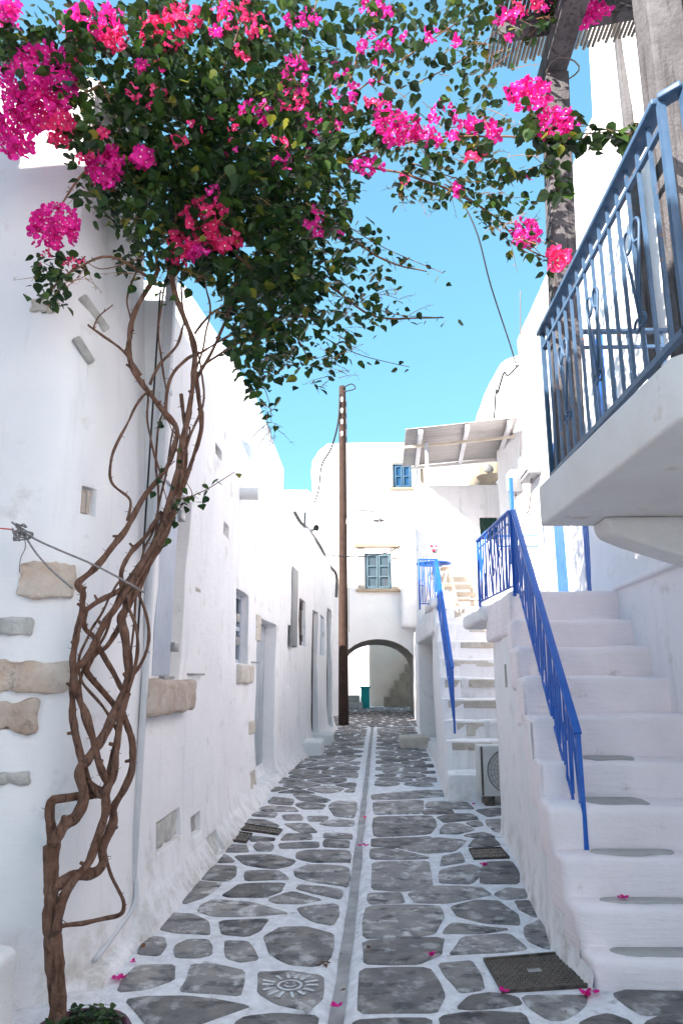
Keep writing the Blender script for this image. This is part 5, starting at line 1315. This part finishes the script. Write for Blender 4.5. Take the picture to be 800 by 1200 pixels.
FC = [ # px, py, rx, ry, flowers, colour, size
 (45,100,45,48,190,'m',.052),(20,150,22,35,60,'m',.052),(70,150,20,20,28,'r',.05),(12,15,16,20,22,'m',.05),(110,28,38,26,80,'m',.048),(130,45,20,15,22,'r',.045),(190,35,28,26,50,'r',.048),(215,20,20,18,24,'r',.045),
 (125,195,22,24,46,'m',.048),(168,184,13,12,16,'m',.05),(117,160,8,10,6,'r',.045),(64,268,29,28,70,'m',.045),(240,250,26,20,34,'r',.05),(262,282,20,14,26,'r',.05),(212,290,22,18,26,'r',.048),(228,295,15,12,12,'m',.05),
 (345,85,15,25,26,'m',.045),(300,130,18,16,18,'m',.045),(288,60,15,12,6,'r',.04),(210,165,10,8,6,'r',.04),(330,190,12,14,14,'m',.045),(370,262,12,16,18,'m',.045),(465,148,26,20,46,'m',.050),(448,125,10,12,10,'m',.05),
 (430,195,22,8,14,'m',.045),(400,100,20,30,10,'m',.045),(500,160,16,10,14,'m',.045),(553,146,14,8,12,'m',.05),(577,155,7,12,12,'m',.05),(620,112,26,18,44,'m',.052),(652,148,24,20,50,'m',.055),(615,272,15,16,22,'m',.048),(655,303,14,14,20,'r',.05),
 (440,8,18,10,18,'m',.05),(535,50,8,5,4,'m',.045),(598,18,14,8,8,'m',.05),(700,8,16,8,10,'m',.055),(690,25,12,8,6,'m',.055),(555,183,12,5,6,'r',.045),(616,208,3,3,1,'m',.05),(270,20,25,15,12,'r',.045),(355,20,20,12,10,'m',.045),(450,45,25,15,10,'m',.045),
 (380,140,20,20,8,'m',.04),(520,130,20,20,8,'m',.045),(165,110,20,15,6,'r',.04),(395,270,8,8,3,'m',.04),(85,305,15,6,5,'r',.025),(50,300,10,10,4,'r',.022),(350,120,20,15,8,'r',.04),(305,30,20,15,8,'r',.045),(250,150,30,20,5,'r',.04)]
for _ in range(34):
    b_ = rb.choice(BL[2:16]); FC.append((b_[0]+rb.uniform(-1, 1)*b_[2], b_[1]+rb.uniform(-1, 1)*b_[3], rb.uniform(4, 12), rb.uniform(4, 9), rb.randint(2, 8), rb.choice('mmr'), rb.uniform(.032, .048)))
flowers = []
for (px, py, rx_, ry_, n_, c_, s_) in FC:
    nn = int(n_*1.7)
    for k in range(nn):
        a_ = rb.uniform(0, 6.283); r_ = math.sqrt(rb.random()); x = px+rx_*r_*math.cos(a_); y = py+ry_*r_*math.sin(a_)
        base = 3.60 if px < 105 else (3.75 if px < 180 else (4.0 if px < 300 else 4.02))
        if c_ == 'm' and 290 < px < 450: base = rb.uniform(4.0, 4.5)
        flowers.append((PY(x, y, base+rb.uniform(-.06, .12)+.08*r_), s_*.82*rb.uniform(.65, 1.2), c_))
def fl_mat(p, s_):
    d = (Vector((0, 0, EYE))-p).normalized()*.45+V(rb.uniform(-1, 1), rb.uniform(-1, .6), rb.uniform(-.8, .9)); d.normalize()
    return Matrix.Translation(p) @ d.to_track_quat('Z', 'Y').to_matrix().to_4x4() @ Matrix.Rotation(rb.uniform(0, 2), 4, 'Z') @ Matrix.Scale(s_, 4)
def place(items, VF, name_one, name_many, mats, matfn, nbig=290, hidden_ok=True):
    items = sorted(items, key=lambda t: -t[1]/(t[0]-CO).length)
    def inframe(p):
        d = p-CO; z = d.dot(CF); return abs(d.dot(CR)/z*FPX) < 395 and abs(d.dot(CU)/z*FPX) < 595
    inv = [t for t in items if inframe(t[0])]; big = inv[:nbig]; bs = set(id(t) for t in big); rest = [t for t in items if id(t) not in bs]
    protos = {}
    for t in big:
        key = t[2] if len(t) > 2 else 'l'
        if key not in protos:
            me = bpy.data.meshes.new(name_one); me.from_pydata(VF[0], [], VF[1]); me.materials.append(mats[key]); protos[key] = me
            if VF[0] is FV: me.materials.append(M['insul']); centre_faces(me, len(FF))
        o = bpy.data.objects.new(name_one, protos[key]); COL.objects.link(o); o.parent = bv
        o.matrix_local = Matrix.Translation(-bv.location) @ matfn(t[0], t[1])
    groups = {}
    for t in rest: groups.setdefault(t[2] if len(t) > 2 else 'l', []).append(t)
    for key, ts in groups.items():
        vs = []; fs = []
        for t in ts:
            m_ = matfn(t[0], t[1]); b = len(vs); vs += [tuple(m_ @ Vector(v)) for v in VF[0]]; fs += [tuple(i+b for i in f) for f in VF[1]]
        me = bpy.data.meshes.new(name_many); me.from_pydata(vs, [], fs)
        o = link_mesh(name_many, me, bv, mats[key], False); o['kind'] = 'stuff'
        if VF[0] is FV: me.materials.append(M['insul']); centre_faces(me, len(FF))
leaves = [t+('y',) if rb.random() < .045 else t for t in leaves]
place(leaves, (LV, LF), 'leaf', 'foliage', {'l': M['leaf'], 'y': M['leaf_y']}, leaf_mat)
place(flowers, (FV, FF), 'blossom', 'blossoms', {'m': M['bract_m'], 'r': M['bract_r']}, fl_mat)
print('LEAVES', len(leaves), 'FLOWERS', len(flowers))

# planter at the trunk foot
pl = empty('planting_hole', (-1.4, 3.7, 0), 'round planting hole with low green plants at the bougainvillea foot', 'planter')
c = PG(95, 1212); pl.location = (c.x, c.y, 0)
MB().lathe((c.x, c.y, 0), [(.0, .002), (.19, .002), (.195, .025), (.215, .025), (.23, 0)], 26).build('rim', M['clay'], pl, smooth=True)
MB().lathe((c.x, c.y, .02), [(0, -.005), (.19, -.012)], 20).build('soil', M['soil'], pl, smooth=True)
vs = []; fs = []
for _ in range(260):
    a_ = rb.uniform(0, 6.28); r_ = .18*math.sqrt(rb.random()); m_ = leaf_mat(V(c.x+r_*math.cos(a_), c.y+r_*math.sin(a_), .02+rb.random()*.04), .035, .2); b = len(vs)
    vs += [tuple(m_ @ Vector(v)) for v in LV]; fs += [tuple(i+b for i in f) for f in LF]
me = bpy.data.meshes.new('ground_cover'); me.from_pydata(vs, [], fs); o = link_mesh('ground_cover', me, pl, M['leaf'], False); o['kind'] = 'stuff'

# fallen blossoms and dry leaves
def fallen(px, py, s_, m, label, z=None, Y=None, n=3):
    p = PG(px, py) if Y is None else PY(px, py, Y)
    base = (G(p.y)+nz((p.x, p.y, 0), 1.1)*.012+.012) if z is None else z
    vs = []; fs = []
    for k in range(n):
        r_ = random.Random(int(px*7+py+k)); mm = Matrix.Translation((p.x+r_.uniform(-1, 1)*s_*(n > 1), p.y+r_.uniform(-.6, .6)*s_, base)) @ Matrix.Rotation(r_.uniform(0, 6), 4, 'Z') @ Matrix.Rotation(r_.uniform(-.4, .4), 4, 'X') @ Matrix.Scale(s_, 4)
        b = len(vs); vv, ff = (FV, FF) if m != 'litter' else (LV, LF); vs += [tuple(mm @ Vector(v)) for v in vv]; fs += [tuple(i+b for i in f) for f in ff]
    me = bpy.data.meshes.new('fallen_blossom'); me.from_pydata(vs, [], fs)
    o = link_mesh('fallen_blossom' if m != 'litter' else 'fallen_leaf', me, None, M[m], False)
    return tag(o, label, 'blossom' if m != 'litter' else 'leaf', 'fallen blossoms' if m != 'litter' else 'fallen dry leaves')
fallen(140, 1152, .03, 'bract_m', 'magenta blossom cluster fallen beside the left wall foot', n=4)
fallen(156, 1131, .02, 'bract_m', 'tiny magenta bract on the white mortar near the left wall', n=1)
fallen(426, 993, .035, 'bract_m', 'magenta blossom lying far up in the gutter', n=2)
fallen(391, 1182, .03, 'bract_m', 'magenta blossom lying in the near end of the gutter', n=2)
fallen(507, 1124, .03, 'bract_m', 'magenta blossom between two grey slabs right of the gutter', n=2)
fallen(595, 1167, .03, 'bract_m', 'magenta blossom at the near edge of the large manhole cover', n=2)
fallen(690, 1168, .038, 'bract_m', 'big magenta blossom beside the corner of the manhole cover', n=4)
fallen(566, 1017, .03, 'bract_m', 'magenta blossom near the small drain grate', n=3)
fallen(552, 944, .032, 'bract_m', 'magenta blossom on the paving before the air conditioner', n=2)
fallen(728, 1051, .026, 'bract_m', 'magenta blossom resting on a stone stair tread', z=.37, Y=4.60, n=3)
fallen(754, 1152, .03, 'bract_m', 'faded blossom at the foot of the bottom step', n=3)
fallen(782, 1152, .03, 'bract_m', 'magenta blossom pair at the foot of the bottom step by the frame edge', n=4)
fallen(797, 1152, .03, 'bract_r', 'pink blossom at the very right edge before the bottom step', n=3)
fallen(427, 960, .03, 'bract_r', 'small red blossom far up in the gutter', n=1)
for (x, y, l, n_) in ((382, 1132, 'curled brown leaves on the left gutter edge', 5), (402, 1122, 'small brown leaf inside the gutter', 1), (432, 1115, 'yellowish leaf on the slab right of the gutter', 1), (405, 1162, 'brown leaf scrap low in the gutter', 1),
                  (169, 1113, 'dry leaves on the dark stone by the left wall', 3), (665, 1190, 'dark leaf scrap before the near staircase', 1), (642, 1077, 'dark leaf on the mortar under the cheek wall', 2)): fallen(x, y, .03, 'litter', l, n=n_)
